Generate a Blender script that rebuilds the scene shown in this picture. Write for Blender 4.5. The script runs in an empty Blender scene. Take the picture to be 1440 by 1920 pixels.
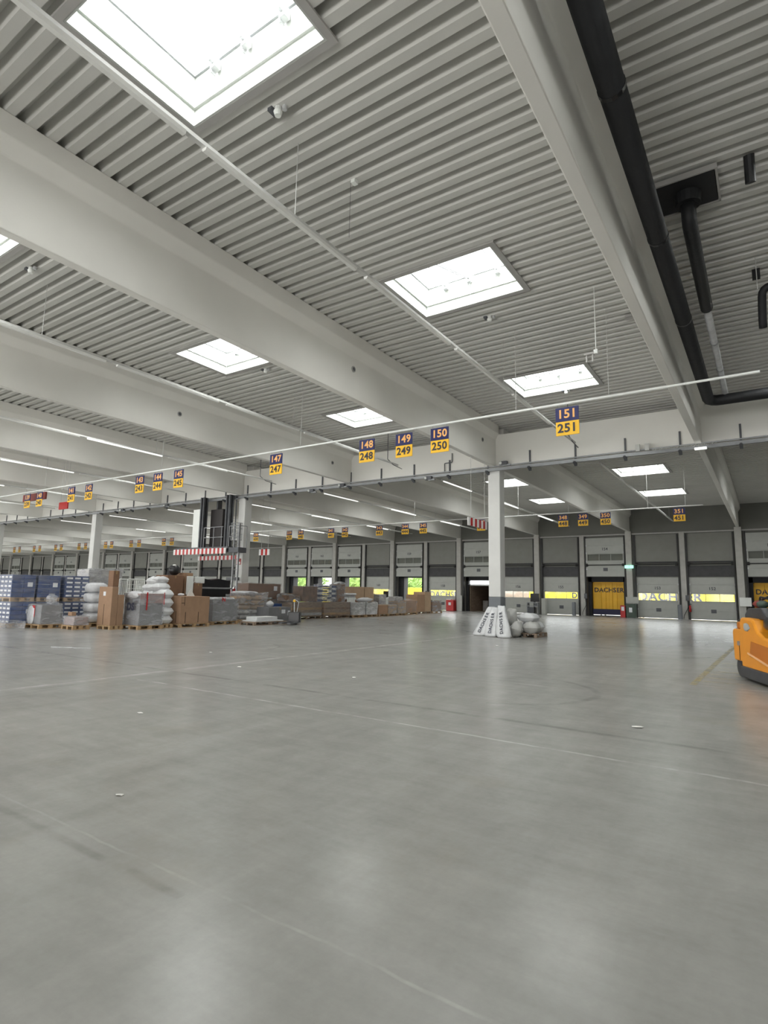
import bpy, bmesh, math, random
from mathutils import Vector, Matrix
random.seed(7)
S = bpy.context.scene
COL = S.collection

# ------------------------------------------------------------------ camera
YAW, PIT, ROL, FPX = 0.592118, 0.139969, 0.0196264, 1074.2
cy, sy, cp, sp = math.cos(YAW), math.sin(YAW), math.cos(PIT), math.sin(PIT)
fw = Vector((-sy*cp, cy*cp, sp)); rt = Vector((cy, sy, 0)); up = rt.cross(fw)
c_, s_ = math.cos(ROL), math.sin(ROL)
R3 = c_*rt + s_*up; U3 = -s_*rt + c_*up
cd = bpy.data.cameras.new('camera'); cam = bpy.data.objects.new('camera', cd); COL.objects.link(cam)
cd.sensor_fit = 'AUTO'; cd.sensor_width = 36; cd.lens = 36*FPX/1920
cd.clip_start = .05; cd.clip_end = 500
cam.matrix_world = Matrix(((R3.x, U3.x, -fw.x, 0), (R3.y, U3.y, -fw.y, 0), (R3.z, U3.z, -fw.z, 1.5), (0, 0, 0, 1)))
S.camera = cam
S.view_settings.view_transform = 'Standard'; S.view_settings.look = 'None'
S.view_settings.gamma = 1; S.view_settings.use_curve_mapping = False
S.view_settings.exposure = 1.3

# ------------------------------------------------------------------ world (overcast daylight)
SKY_RAD = 5.4       # radiance of the sky in the skylights
w = bpy.data.worlds.new('world'); S.world = w; w.use_nodes = True
bg = w.node_tree.nodes['Background']; bg.inputs[0].default_value = (.95, .98, 1, 1); bg.inputs[1].default_value = 2.3

# bays: roof beams stand every 7.3 m; bay b lies left (towards -X) of BX(b)
def BX(k): return -1.7 - 7.3*k
K0, K1 = -1, 20
YG = 21.5; YW = 47.8; YB = -14.0; XR = 12.9; XL = BX(K1) - 7.3
ZB, ZR = 6.6, 8.3
SKY_HOLES = []      # x0,x1,y0,y1
for b in range(-1, K1):
    cx = BX(b) - 3.72
    for y0 in (-11.1, 2.78, 9.72, 16.55, 31.6, 39.2):
        d = 1.92 if y0 < 20 else 2.35
        SKY_HOLES.append((cx-1.27, cx+1.27, y0, y0+d))

def sky_lights():
    for i, (x0, x1, y0, y1) in enumerate(SKY_HOLES):
        L = bpy.data.lights.new('daylight', 'AREA'); L.shape = 'RECTANGLE'
        L.size = (x1-x0)-.3; L.size_y = (y1-y0)-.3
        L.color = (1.0, 1.0, .985); L.energy = SKY_RAD*math.pi*L.size*L.size_y
        o = bpy.data.objects.new('daylight', L); COL.objects.link(o)
        o.location = ((x0+x1)/2, (y0+y1)/2, ZR+.72)
sky_lights()
# added fill panels on the front wall behind the camera, brightening beams and floor
FILL_RAD = 4.3
for k in range(K0, K1):
    L = bpy.data.lights.new('fill_panel', 'AREA'); L.shape = 'RECTANGLE'; L.size = 6.0; L.size_y = 3.6
    L.color = (1.0, .99, .965); L.energy = FILL_RAD*math.pi*L.size*L.size_y
    o = bpy.data.objects.new('fill_panel', L); COL.objects.link(o)
    o.location = (BX(k)-3.65, YB+.05, 2.3); o.rotation_euler = (math.radians(90), 0, 0)

# ------------------------------------------------------------------ materials
def nt(name):
    m = bpy.data.materials.new(name); m.use_nodes = True
    return m, m.node_tree, m.node_tree.nodes['Principled BSDF']
def mat(name, col, rough=.6, metal=0, var=.08, scale=3, bump=0, bscale=20, spec=.5, alpha=1, coat=0, emis=0, stretch=None):
    m, t, b = nt(name)
    N = t.nodes.new; Lk = t.links.new
    tc = N('ShaderNodeTexCoord'); src = tc.outputs['Object']
    if stretch:
        mp = N('ShaderNodeMapping'); mp.inputs['Scale'].default_value = stretch; Lk(src, mp.inputs['Vector']); src = mp.outputs[0]
    n = N('ShaderNodeTexNoise'); n.inputs['Scale'].default_value = scale; n.inputs['Detail'].default_value = 5
    Lk(src, n.inputs['Vector'])
    r = N('ShaderNodeMapRange'); r.inputs['From Min'].default_value = .3; r.inputs['From Max'].default_value = .7
    r.inputs['To Min'].default_value = 1-var; r.inputs['To Max'].default_value = 1+var
    Lk(n.outputs['Fac'], r.inputs['Value'])
    v = N('ShaderNodeVectorMath'); v.operation = 'SCALE'; v.inputs[0].default_value = col[:3]
    Lk(r.outputs[0], v.inputs['Scale']); Lk(v.outputs[0], b.inputs['Base Color'])
    b.inputs['Roughness'].default_value = rough; b.inputs['Metallic'].default_value = metal
    b.inputs['Specular IOR Level'].default_value = spec; b.inputs['Alpha'].default_value = alpha
    b.inputs['Coat Weight'].default_value = coat
    if emis:
        b.inputs['Emission Color'].default_value = (*col[:3], 1); b.inputs['Emission Strength'].default_value = emis
    if bump:
        n2 = N('ShaderNodeTexNoise'); n2.inputs['Scale'].default_value = bscale; n2.inputs['Detail'].default_value = 4
        Lk(src, n2.inputs['Vector'])
        bp = N('ShaderNodeBump'); bp.inputs['Strength'].default_value = bump; bp.inputs['Distance'].default_value = .03
        Lk(n2.outputs['Fac'], bp.inputs['Height']); Lk(bp.outputs[0], b.inputs['Normal'])
    return m

M = {}
M['deck'] = mat('deck', (.62, .615, .585), .42, var=.05, scale=.6, spec=.5)
M['beam'] = mat('beam', (.82, .805, .76), .7, var=.07, scale=.35, bump=.05, bscale=30)
M['column'] = mat('column', (.78, .78, .76), .7, var=.05, scale=1.2)
M['column_grey'] = mat('column_grey', (.20, .215, .235), .6, var=.08)
M['wall'] = mat('wall', (.18, .18, .162), .75, var=.06, scale=1)
M['wall_dark'] = mat('wall_dark', (.075, .075, .078), .8, var=.15)
M['wall_panel'] = mat('wall_panel', (.25, .25, .228), .7, var=.05, scale=2)
M['post'] = mat('post', (.47, .46, .43), .6, var=.08)
M['shaft'] = mat('shaft', (.02, .02, .02), .5)
M['door'] = mat('door', (.43, .44, .41), .45, var=.04)
M['white'] = mat('white', (.85, .87, .84), .45, var=.03)
M['curb'] = mat('curb', (.52, .54, .51), .4, var=.03, scale=1.5)
M['trim'] = mat('trim', (.42, .41, .395), .4, var=.05)
M['strip'] = mat('strip', (.62, .62, .6), .45, var=.04)
M['lamp_on'] = mat('lamp_on', (1, 1, .96), .4, var=0, emis=.42)
M['lamp_off'] = mat('lamp_off', (.85, .85, .82), .35, var=.02)
M['steel'] = mat('steel', (.33, .34, .35), .45, metal=.4, var=.1)
M['dark_steel'] = mat('dark_steel', (.10, .105, .115), .5, var=.15)
M['galv'] = mat('galv', (.60, .61, .62), .35, metal=.25, var=.12, scale=6)
M['black'] = mat('black', (.010, .011, .013), .6, var=.2, bump=.3, bscale=8)
M['black_plastic'] = mat('black_plastic', (.012, .012, .014), .3, var=.1)
M['navy'] = mat('navy', (.016, .02, .11), .5, var=.05)
M['sign_yellow'] = mat('sign_yellow', (.95, .55, .03), .5, var=.04)
M['digit_yellow'] = mat('digit_yellow', (.95, .50, .16), .5, var=0)
M['digit_dark'] = mat('digit_dark', (.035, .035, .05), .5, var=0)
M['red'] = mat('red', (.50, .02, .02), .4, var=.08)
M['dull_red'] = mat('dull_red', (.22, .035, .025), .6, var=.1)
M['tape_white'] = mat('tape_white', (.85, .83, .82), .5, var=.03)
M['carton'] = mat('carton', (.36, .225, .14), .75, var=.07, scale=4)
M['carton_dark'] = mat('carton_dark', (.24, .135, .08), .75, var=.08, scale=4)
M['carton_pale'] = mat('carton_pale', (.44, .31, .20), .75, var=.07)
M['packtape'] = mat('packtape', (.42, .28, .15), .25, var=.05)
M['slit'] = mat('slit', (.03, .02, .015), .9, var=0)
M['wood'] = mat('wood', (.42, .28, .15), .75, var=.25, scale=5, stretch=(1, 6, 6))
M['wood_dark'] = mat('wood_dark', (.30, .225, .165), .7, var=.3, scale=3, stretch=(1, 1, 9))
M['crate'] = mat('crate', (.012, .05, .18), .4, var=.15, scale=5)
M['tag'] = mat('tag', (.80, .82, .85), .5, var=.05)
M['grey_load'] = mat('grey_load', (.20, .20, .21), .4, var=.12)
M['pale_load'] = mat('pale_load', (.45, .44, .43), .4, var=.15)
M['pink_load'] = mat('pink_load', (.40, .31, .30), .4, var=.15, scale=5)
M['brown_load'] = mat('brown_load', (.22, .14, .095), .55, var=.3, scale=4)
M['sack'] = mat('sack', (.70, .71, .72), .5, var=.08, scale=4, bump=.6, bscale=5)
M['sack_grey'] = mat('sack_grey', (.46, .46, .44), .5, var=.1, scale=4, bump=.6, bscale=5)
M['film_white'] = mat('film_white', (.75, .76, .78), .25, var=.12, scale=6, bump=1, bscale=9, alpha=.8)
M['ink'] = mat('ink', (.03, .035, .06), .6, var=0)
M['orange'] = mat('orange', (.86, .33, .02), .38, var=.06, scale=3)
M['orange_dark'] = mat('orange_dark', (.55, .17, .012), .45, var=.06)
M['orange_light'] = mat('orange_light', (.95, .55, .28), .3, var=.02)
M['rubber'] = mat('rubber', (.06, .06, .063), .55, var=.2)
M['dachser_shaded'] = mat('dachser_shaded', (.88, .50, .03), .5, var=.06, scale=2)  # browner copy of the livery yellow, dock shade put into the colour
M['yard_yellow'] = mat('yard_yellow', (.92, .70, .03), .5, var=.03)
M['truck_blue'] = mat('truck_blue', (.015, .015, .06), .5, var=.1)
M['green_box'] = mat('green_box', (.06, .09, .07), .5, var=.1)
M['exit_green'] = mat('exit_green', (.35, .95, .65), .4, var=0, emis=.6)
M['yard'] = mat('yard', (.30, .30, .29), .9, var=.1, scale=.4)
M['leaf'] = mat('leaf', (.24, .37, .10), .7, var=.45, scale=1.5)
M['bark'] = mat('bark', (.10, .07, .05), .9, var=.2)
M['floor_yellow'] = mat('floor_yellow', (.52, .43, .20), .5, var=.35, scale=9)
def worn(name, col):
    m, t, b = nt(name); N = t.nodes.new; Lk = t.links.new
    tc = N('ShaderNodeTexCoord'); mp = N('ShaderNodeMapping'); mp.inputs['Scale'].default_value = (1.2, 4, 1); Lk(tc.outputs['Object'], mp.inputs['Vector'])
    n = N('ShaderNodeTexNoise'); n.inputs['Scale'].default_value = 2.5; n.inputs['Detail'].default_value = 7; Lk(mp.outputs[0], n.inputs['Vector'])
    r = N('ShaderNodeMapRange'); r.inputs['From Min'].default_value = .35; r.inputs['From Max'].default_value = .62; r.inputs['To Max'].default_value = .75
    Lk(n.outputs['Fac'], r.inputs['Value']); Lk(r.outputs[0], b.inputs['Alpha']); b.inputs['Base Color'].default_value = (*col, 1); b.inputs['Roughness'].default_value = .4
    return m
M['floor_yellow'] = worn('floor_yellow', (.50, .43, .22))
M['paper'] = mat('paper', (.85, .84, .80), .6, var=.05)
M['cable'] = mat('cable', (.12, .12, .12), .6, var=0)
M['wire'] = mat('wire', (.55, .55, .53), .5, var=0)

def film(name, col, a, rough=.12):
    m, t, b = nt(name); N = t.nodes.new; Lk = t.links.new
    tc = N('ShaderNodeTexCoord')
    mp = N('ShaderNodeMapping'); mp.inputs['Scale'].default_value = (1, 1, 3); mp.inputs['Rotation'].default_value = (.5, .4, 0)
    Lk(tc.outputs['Object'], mp.inputs['Vector'])
    n = N('ShaderNodeTexNoise'); n.inputs['Scale'].default_value = 2.2; n.inputs['Detail'].default_value = 4
    n.inputs['Distortion'].default_value = .8
    Lk(mp.outputs[0], n.inputs['Vector'])
    r = N('ShaderNodeMapRange'); r.inputs['From Min'].default_value = .42; r.inputs['From Max'].default_value = .68
    r.inputs['To Min'].default_value = a*.65; r.inputs['To Max'].default_value = min(1, a*1.5)
    Lk(n.outputs['Fac'], r.inputs['Value']); Lk(r.outputs[0], b.inputs['Alpha'])
    b.inputs['Base Color'].default_value = (*col, 1); b.inputs['Roughness'].default_value = rough
    bp = N('ShaderNodeBump'); bp.inputs['Strength'].default_value = .9; bp.inputs['Distance'].default_value = .05
    Lk(n.outputs['Fac'], bp.inputs['Height']); Lk(bp.outputs[0], b.inputs['Normal'])
    return m
M['film'] = film('film', (.62, .63, .65), .38)
M['film_thin'] = film('film_thin', (.6, .6, .62), .2)
M['film_thick'] = film('film_thick', (.78, .79, .80), .75)

def pane_mat():
    m, t, b = nt('pane'); N = t.nodes.new; Lk = t.links.new
    out = t.nodes['Material Output']
    tr = N('ShaderNodeBsdfTransparent'); tr.inputs[0].default_value = (.97, .98, .97, 1)
    gl = N('ShaderNodeBsdfGlossy'); gl.inputs['Roughness'].default_value = .08
    mx = N('ShaderNodeMixShader'); mx.inputs[0].default_value = .03
    Lk(tr.outputs[0], mx.inputs[1]); Lk(gl.outputs[0], mx.inputs[2]); Lk(mx.outputs[0], out.inputs['Surface'])
    t.nodes.remove(b); return m
M['pane'] = pane_mat()

def floor_mat():
    m, t, b = nt('floor_concrete'); N = t.nodes.new; Lk = t.links.new
    tc = N('ShaderNodeTexCoord'); P = tc.outputs['Object']
    sep = N('ShaderNodeSeparateXYZ'); Lk(P, sep.inputs[0])
    def math_(op, a, b_=None, clamp=False):
        n = N('ShaderNodeMath'); n.operation = op; n.use_clamp = clamp
        for i, v in enumerate((a, b_)):
            if v is None: continue
            if isinstance(v, (int, float)): n.inputs[i].default_value = v
            else: Lk(v, n.inputs[i])
        return n.outputs[0]
    def noise(scale, det=5, dist=0, rough=.55, vec=None):
        n = N('ShaderNodeTexNoise'); n.inputs['Scale'].default_value = scale; n.inputs['Detail'].default_value = det
        n.inputs['Distortion'].default_value = dist; n.inputs['Roughness'].default_value = rough
        Lk(vec or P, n.inputs['Vector']); return n.outputs['Fac']
    def mapr(v, a, b2, c, d):
        n = N('ShaderNodeMapRange'); n.inputs['From Min'].default_value = a; n.inputs['From Max'].default_value = b2
        n.inputs['To Min'].default_value = c; n.inputs['To Max'].default_value = d; Lk(v, n.inputs['Value']); return n.outputs[0]
    big = mapr(noise(.45, 4), .25, .75, .88, 1.10)
    mid = mapr(noise(2.4, 6, 0, .68), .25, .75, .90, 1.09)
    fine = mapr(noise(22, 4, 0, .65), .25, .75, .96, 1.04)
    mp = N('ShaderNodeMapping'); mp.inputs['Scale'].default_value = (.5, 3.2, 1); mp.inputs['Rotation'].default_value = (0, 0, .5); Lk(P, mp.inputs['Vector'])
    streak = mapr(noise(2.4, 5, 0, .6, mp.outputs[0]), .2, .8, .93, 1.08)
    mp2 = N('ShaderNodeMapping'); mp2.inputs['Scale'].default_value = (3.0, .4, 1); mp2.inputs['Rotation'].default_value = (0, 0, -.3); Lk(P, mp2.inputs['Vector'])
    dirt = mapr(noise(1.4, 5, 0, .6, mp2.outputs[0]), .2, .8, 1.08, .92)
    v = math_('MULTIPLY', math_('MULTIPLY', big, mid), math_('MULTIPLY', fine, math_('MULTIPLY', streak, dirt)))
    wob = mapr(noise(1.3, 3), .3, .7, -.02, .02)
    X = math_('ADD', sep.outputs[0], wob); Y = math_('ADD', sep.outputs[1], wob)
    def line(c, at, half, lo=None, hi=None, other=None):
        d = math_('ABSOLUTE', math_('SUBTRACT', c, at))
        k = mapr(d, half*.5, half*1.4, 1, 0)
        n = N('ShaderNodeMath'); n.operation = 'MAXIMUM'; n.use_clamp = True; n.inputs[1].default_value = 0; Lk(k, n.inputs[0]); k = n.outputs[0]
        if lo is not None:
            k = math_('MULTIPLY', k, math_('MULTIPLY', math_('GREATER_THAN', other, lo), math_('LESS_THAN', other, hi)))
        return k
    brk = mapr(noise(2.5, 4), .40, .6, .15, 1)
    L1 = [(X, -9.3, .07, None, None, None, .45), (Y, 5.88, .022, -8.8, 20, sep.outputs[0], .55), (Y, 2.12, .010, -40, 20, sep.outputs[0], .2),
          (Y, 11.7, .03, -1.24, 20, sep.outputs[0], .5), (Y, 9.75, .03, -5.8, -2.6, sep.outputs[0], .30), (Y, 17.6, .05, -6, 20, sep.outputs[0], .35),
          (Y, 24.2, .06, -30, -10, sep.outputs[0], .35)]
    for (c, at, h, lo, hi, o, amt) in L1:
        k = math_('MULTIPLY', line(c, at, h, lo, hi, o), brk)
        v = math_('MULTIPLY', v, math_('ADD', math_('MULTIPLY', k, amt), 1))
    for (c, at, h, lo, hi, o, amt) in [(Y, 6.85, .05, -30, 20, sep.outputs[0], .28), (Y, 2.0, .03, -40, -2.5, sep.outputs[0], .2), (X, -9.05, .03, None, None, None, .15)]:
        k = math_('MULTIPLY', line(c, at, h, lo, hi, o), brk)
        v = math_('MULTIPLY', v, math_('SUBTRACT', 1, math_('MULTIPLY', k, amt)))
    # round tyre marks
    for (x0, y0, r0, wd, amt) in [(-5.6, 22.5, 3.4, .05, .3), (-5.6, 22.5, 3.75, .05, .3), (-3.8, 9.2, 1.5, .06, .22), (-12.0, 10.8, 1.2, .035, .4), (-6.0, 20.0, 5.2, .06, .22)]:
        dx = math_('SUBTRACT', X, x0); dy = math_('SUBTRACT', Y, y0)
        rr = math_('SQRT', math_('ADD', math_('MULTIPLY', dx, dx), math_('MULTIPLY', dy, dy)))
        k = line(rr, r0, wd)
        k = math_('MULTIPLY', k, math_('MULTIPLY', brk, math_('GREATER_THAN', dx, r0*.25)))
        v = math_('MULTIPLY', v, math_('SUBTRACT', 1, math_('MULTIPLY', k, amt)))
    sc = N('ShaderNodeVectorMath'); sc.operation = 'SCALE'; sc.inputs[0].default_value = (.335, .331, .312); Lk(v, sc.inputs['Scale'])
    warm = mapr(noise(.8, 4), .60, .72, 0, .25)
    mx = N('ShaderNodeMix'); mx.data_type = 'RGBA'; Lk(warm, mx.inputs['Factor']); Lk(sc.outputs[0], mx.inputs[6]); mx.inputs[7].default_value = (.33, .30, .245, 1)
    Lk(mx.outputs[2], b.inputs['Base Color'])
    Lk(mapr(noise(1.2, 3, 0, .5), .25, .75, .212, .262), b.inputs['Roughness'])
    b.inputs['Specular IOR Level'].default_value = .5
    bp = N('ShaderNodeBump'); bp.inputs['Strength'].default_value = .03; bp.inputs['Distance'].default_value = .01
    Lk(noise(3.5, 4), bp.inputs['Height']); Lk(bp.outputs[0], b.inputs['Normal'])
    return m
M['floor'] = floor_mat()

# ------------------------------------------------------------------ mesh helpers
class MB:
    def __init__(s): s.v = []; s.f = []; s.m = []; s.k = 0
    def add(s, vs, fs):
        n = len(s.v); s.v += [tuple(p) for p in vs]
        s.f += [tuple(i+n for i in f) for f in fs]; s.m += [s.k]*len(fs); return s
    def mi(s, k): s.k = k; return s
    def box(s, x0, x1, y0, y1, z0, z1):
        return s.add([(x0,y0,z0),(x1,y0,z0),(x1,y1,z0),(x0,y1,z0),(x0,y0,z1),(x1,y0,z1),(x1,y1,z1),(x0,y1,z1)],
              [(0,3,2,1),(4,5,6,7),(0,1,5,4),(1,2,6,5),(2,3,7,6),(3,0,4,7)])
    def prism(s, prof, axis, a, b):
        # prof: list of 2D points; axis X: (y,z), Y: (x,z), Z: (x,y)
        n = len(prof)
        def P(p, t): return {'X': (t, p[0], p[1]), 'Y': (p[0], t, p[1]), 'Z': (p[0], p[1], t)}[axis]
        vs = [P(p, a) for p in prof] + [P(p, b) for p in prof]
        fs = [(i, (i+1) % n, (i+1) % n+n, i+n) for i in range(n)] + [tuple(range(n))[::-1], tuple(range(n, 2*n))]
        return s.add(vs, fs)
    def cyl(s, p0, p1, r, n=8, r1=None):
        p0 = Vector(p0); p1 = Vector(p1); r1 = r if r1 is None else r1
        d = (p1-p0).normalized(); a = d.orthogonal().normalized(); b = d.cross(a)
        vs = [p0+(a*math.cos(2*math.pi*i/n)+b*math.sin(2*math.pi*i/n))*r for i in range(n)]
        vs += [p1+(a*math.cos(2*math.pi*i/n)+b*math.sin(2*math.pi*i/n))*r1 for i in range(n)]
        return s.add(vs, [(i, (i+1) % n, (i+1) % n+n, i+n) for i in range(n)] + [tuple(range(n))[::-1], tuple(range(n, 2*n))])
    def tube(s, pts, r, n=8):
        # bends rounded by inserting arc points
        P = [Vector(p) for p in pts]; out = [P[0]]
        for i in range(1, len(P)-1):
            d0 = (P[i-1]-P[i]); d1 = (P[i+1]-P[i]); rr = min(r*2.2, d0.length/2, d1.length/2)
            a = P[i]+d0.normalized()*rr; b = P[i]+d1.normalized()*rr
            for t in (0, .25, .5, .75, 1): out.append((1-t)**2*a+2*t*(1-t)*P[i]+t*t*b)
        out.append(P[-1]); prev = None; rings = []
        for i, p in enumerate(out):
            d = (out[min(i+1, len(out)-1)]-out[max(i-1, 0)]).normalized()
            if prev is None: a = d.orthogonal().normalized()
            else: a = (prev-d*prev.dot(d)).normalized()
            prev = a; b = d.cross(a)
            rings.append([p+(a*math.cos(2*math.pi*j/n)+b*math.sin(2*math.pi*j/n))*r for j in range(n)])
        vs = [q for g in rings for q in g]; fs = []
        for i in range(len(rings)-1):
            for j in range(n):
                fs.append((i*n+j, i*n+(j+1) % n, (i+1)*n+(j+1) % n, (i+1)*n+j))
        fs.append(tuple(range(n))[::-1]); fs.append(tuple((len(rings)-1)*n+j for j in range(n)))
        return s.add(vs, fs)
    def blob(s, c, r, seg=12, ring=8, p=2.0, jit=0.0, seed=0):
        # superellipsoid with lumps
        rnd = random.Random(seed); ph = [rnd.uniform(0, 6.28) for _ in range(6)]
        def sg(v, e): return math.copysign(abs(v)**e, v)
        e = 2/p; vs = []; fs = []
        for i in range(ring+1):
            th = math.pi*(i/ring-.5)
            for j in range(seg):
                a = 2*math.pi*j/seg
                k = 1+jit*(math.sin(3*a+ph[0]+2*th)+math.sin(5*a+ph[1]-4*th)+.7*math.sin(7*th+ph[2]+2*a))/2.7
                vs.append((c[0]+r[0]*k*sg(math.cos(th), e)*sg(math.cos(a), e), c[1]+r[1]*k*sg(math.cos(th), e)*sg(math.sin(a), e), c[2]+r[2]*k*sg(math.sin(th), e)))
        for i in range(ring):
            for j in range(seg):
                fs.append((i*seg+j, i*seg+(j+1) % seg, (i+1)*seg+(j+1) % seg, (i+1)*seg+j))
        return s.add(vs, fs)
    def build(s, name, mats, parent=None, smooth=False, bevel=0, loc=None):
        me = bpy.data.meshes.new(name); me.from_pydata(s.v, [], s.f); me.update()
        if not isinstance(mats, (list, tuple)): mats = [mats]
        for x in mats: me.materials.append(M[x] if isinstance(x, str) else x)
        if len(mats) > 1: me.polygons.foreach_set('material_index', s.m)
        bm = bmesh.new(); bm.from_mesh(me); bmesh.ops.recalc_face_normals(bm, faces=bm.faces); bm.to_mesh(me); bm.free()
        if smooth: me.polygons.foreach_set('use_smooth', [True]*len(me.polygons))
        o = bpy.data.objects.new(name, me); COL.objects.link(o)
        if parent is not None: o.parent = parent
        if loc is not None: o.location = loc
        if bevel:
            bv = o.modifiers.new('bevel', 'BEVEL'); bv.width = bevel; bv.segments = 2; bv.limit_method = 'ANGLE'
        return o
def pillow(mb, rx, ry, rz, seed=1, n_=16):
    rnd = random.Random(seed); ph = [rnd.uniform(0, 6) for _ in range(6)]
    for sgn in (-1, 1):
        vs = []; fs = []
        for i in range(n_+1):
            for j in range(n_+1):
                u = -1+2*i/n_; v = -1+2*j/n_
                t_ = max(0, (1-abs(u)**3.2)*(1-abs(v)**3.2))**.55
                wr = 1+.10*math.sin(4*u+ph[0])*math.sin(5*v+ph[1])+.05*math.sin(11*u+ph[2]+3*v)
                px = rx*u*(1-.10*v*v+.03*math.sin(6*v+ph[3])); py = ry*v*(1-.12*u*u+.03*math.sin(5*u+ph[4]))
                vs.append((px, py, sgn*rz*t_*wr))
        for i in range(n_):
            for j in range(n_): fs.append((i*(n_+1)+j, (i+1)*(n_+1)+j, (i+1)*(n_+1)+j+1, i*(n_+1)+j+1))
        mb.add(vs, fs)
    return mb
def tag(o, label, cat, group=None):
    o['label'] = label; o['category'] = cat
    if group: o['group'] = group
    return o
def thing(name, label, cat, loc, rz=0, group=None):
    o = bpy.data.objects.new(name, None); COL.objects.link(o); o.empty_display_size = .2
    o.location = loc; o.rotation_euler = (0, 0, rz); return tag(o, label, cat, group)
def struct(name, loc=(0, 0, 0)):
    o = bpy.data.objects.new(name, None); COL.objects.link(o); o.location = loc; o['kind'] = 'structure'; o.empty_display_size = .2
    return o
def st(o): o['kind'] = 'structure'; return o
def dup(o, loc=None, rz=None, label=None, group=None, parent=None):
    c = o.copy(); COL.objects.link(c)
    if parent is not None: c.parent = parent
    if loc is not None: c.location = loc
    if rz is not None: c.rotation_euler = (0, 0, rz)
    if label: c['label'] = label
    if group: c['group'] = group
    for ch in list(KIDS(o)): dup(ch, parent=c)
    return c
def KIDS(o): return [x for x in o.children]
_tc = {}
def text(s, size, m, parent=None, loc=(0, 0, 0), rz=0, bold=.012, name='lettering', xs=1.0, rx=math.pi/2):
    key = (s, size, m, bold)
    if key not in _tc:
        cu = bpy.data.curves.new('t', 'FONT'); cu.body = s; cu.size = size; cu.align_x = 'CENTER'; cu.align_y = 'CENTER'
        cu.offset = bold*size; cu.extrude = .003; cu.resolution_u = 3; cu.space_character = 1.06
        to = bpy.data.objects.new('t', cu); COL.objects.link(to)
        bpy.context.view_layer.update()
        me = bpy.data.meshes.new_from_object(to.evaluated_get(bpy.context.evaluated_depsgraph_get()))
        bpy.data.objects.remove(to); me.materials.clear(); me.materials.append(M[m]); me.name = 'lettering'; _tc[key] = me
    o = bpy.data.objects.new(name, _tc[key]); COL.objects.link(o)
    o.rotation_euler = (rx, 0, rz); o.location = loc; o.scale = (xs, 1, 1)
    if parent is not None: o.parent = parent
    return o

# ------------------------------------------------------------------ floor and yard
st(MB().box(XL-.3, XR+.3, YB, YW+.35, -.3, 0).build('floor', 'floor'))
y = MB().box(-190, 70, YW+.4, 160, -1.5, -1.25).build('ground', 'yard'); st(y)

# ------------------------------------------------------------------ ribbed roof deck (ceiling)
def deck():
    mb = MB(); p = .2935; y = YB; prof = []
    while y < YW+.1:
        prof += [(y, 0), (y+.135, 0), (y+.185, .16), (y+.243, .16)]
        y += p
    prof.append((y, 0))
    def solid(a, b, yy0, yy1):
        pass
    n = 0
    for i in range(len(prof)-1):
        (ya, za), (yb, zb) = prof[i], prof[i+1]
        ym = (ya+yb)/2
        xs = [XL]
        hs = sorted({(h[0], h[1]) for h in SKY_HOLES if h[2]-.02 < ym < h[3]+.02})
        iv = []; cur = XL
        for h in hs: iv.append((cur, h[0])); cur = h[1]
        iv.append((cur, XR))
        for a, b in iv:
            mb.add([(a, ya, ZR+za), (b, ya, ZR+za), (b, yb, ZR+zb), (a, yb, ZR+zb)], [(0, 1, 2, 3)])
    # roof build-up above, closing out the sky
    for (x0, x1) in [(XL, XR)]:
        ys = sorted({(h[2], h[3]) for h in SKY_HOLES}); cur = YB-.2
        for (a, b) in ys:
            mb.box(XL-.3, XR+.3, cur, a, ZR+.17, ZR+.36)
            hs = sorted({(h[0], h[1]) for h in SKY_HOLES}); cx = XL-.3
            for h in hs: mb.box(cx, h[0], a, b, ZR+.17, ZR+.36); cx = h[1]
            mb.box(cx, XR+.3, a, b, ZR+.17, ZR+.36); cur = b
        mb.box(XL-.3, XR+.3, cur, YW+.35, ZR+.17, ZR+.36)
    return mb.build('ceiling', 'deck')
d = deck(); st(d)

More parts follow.
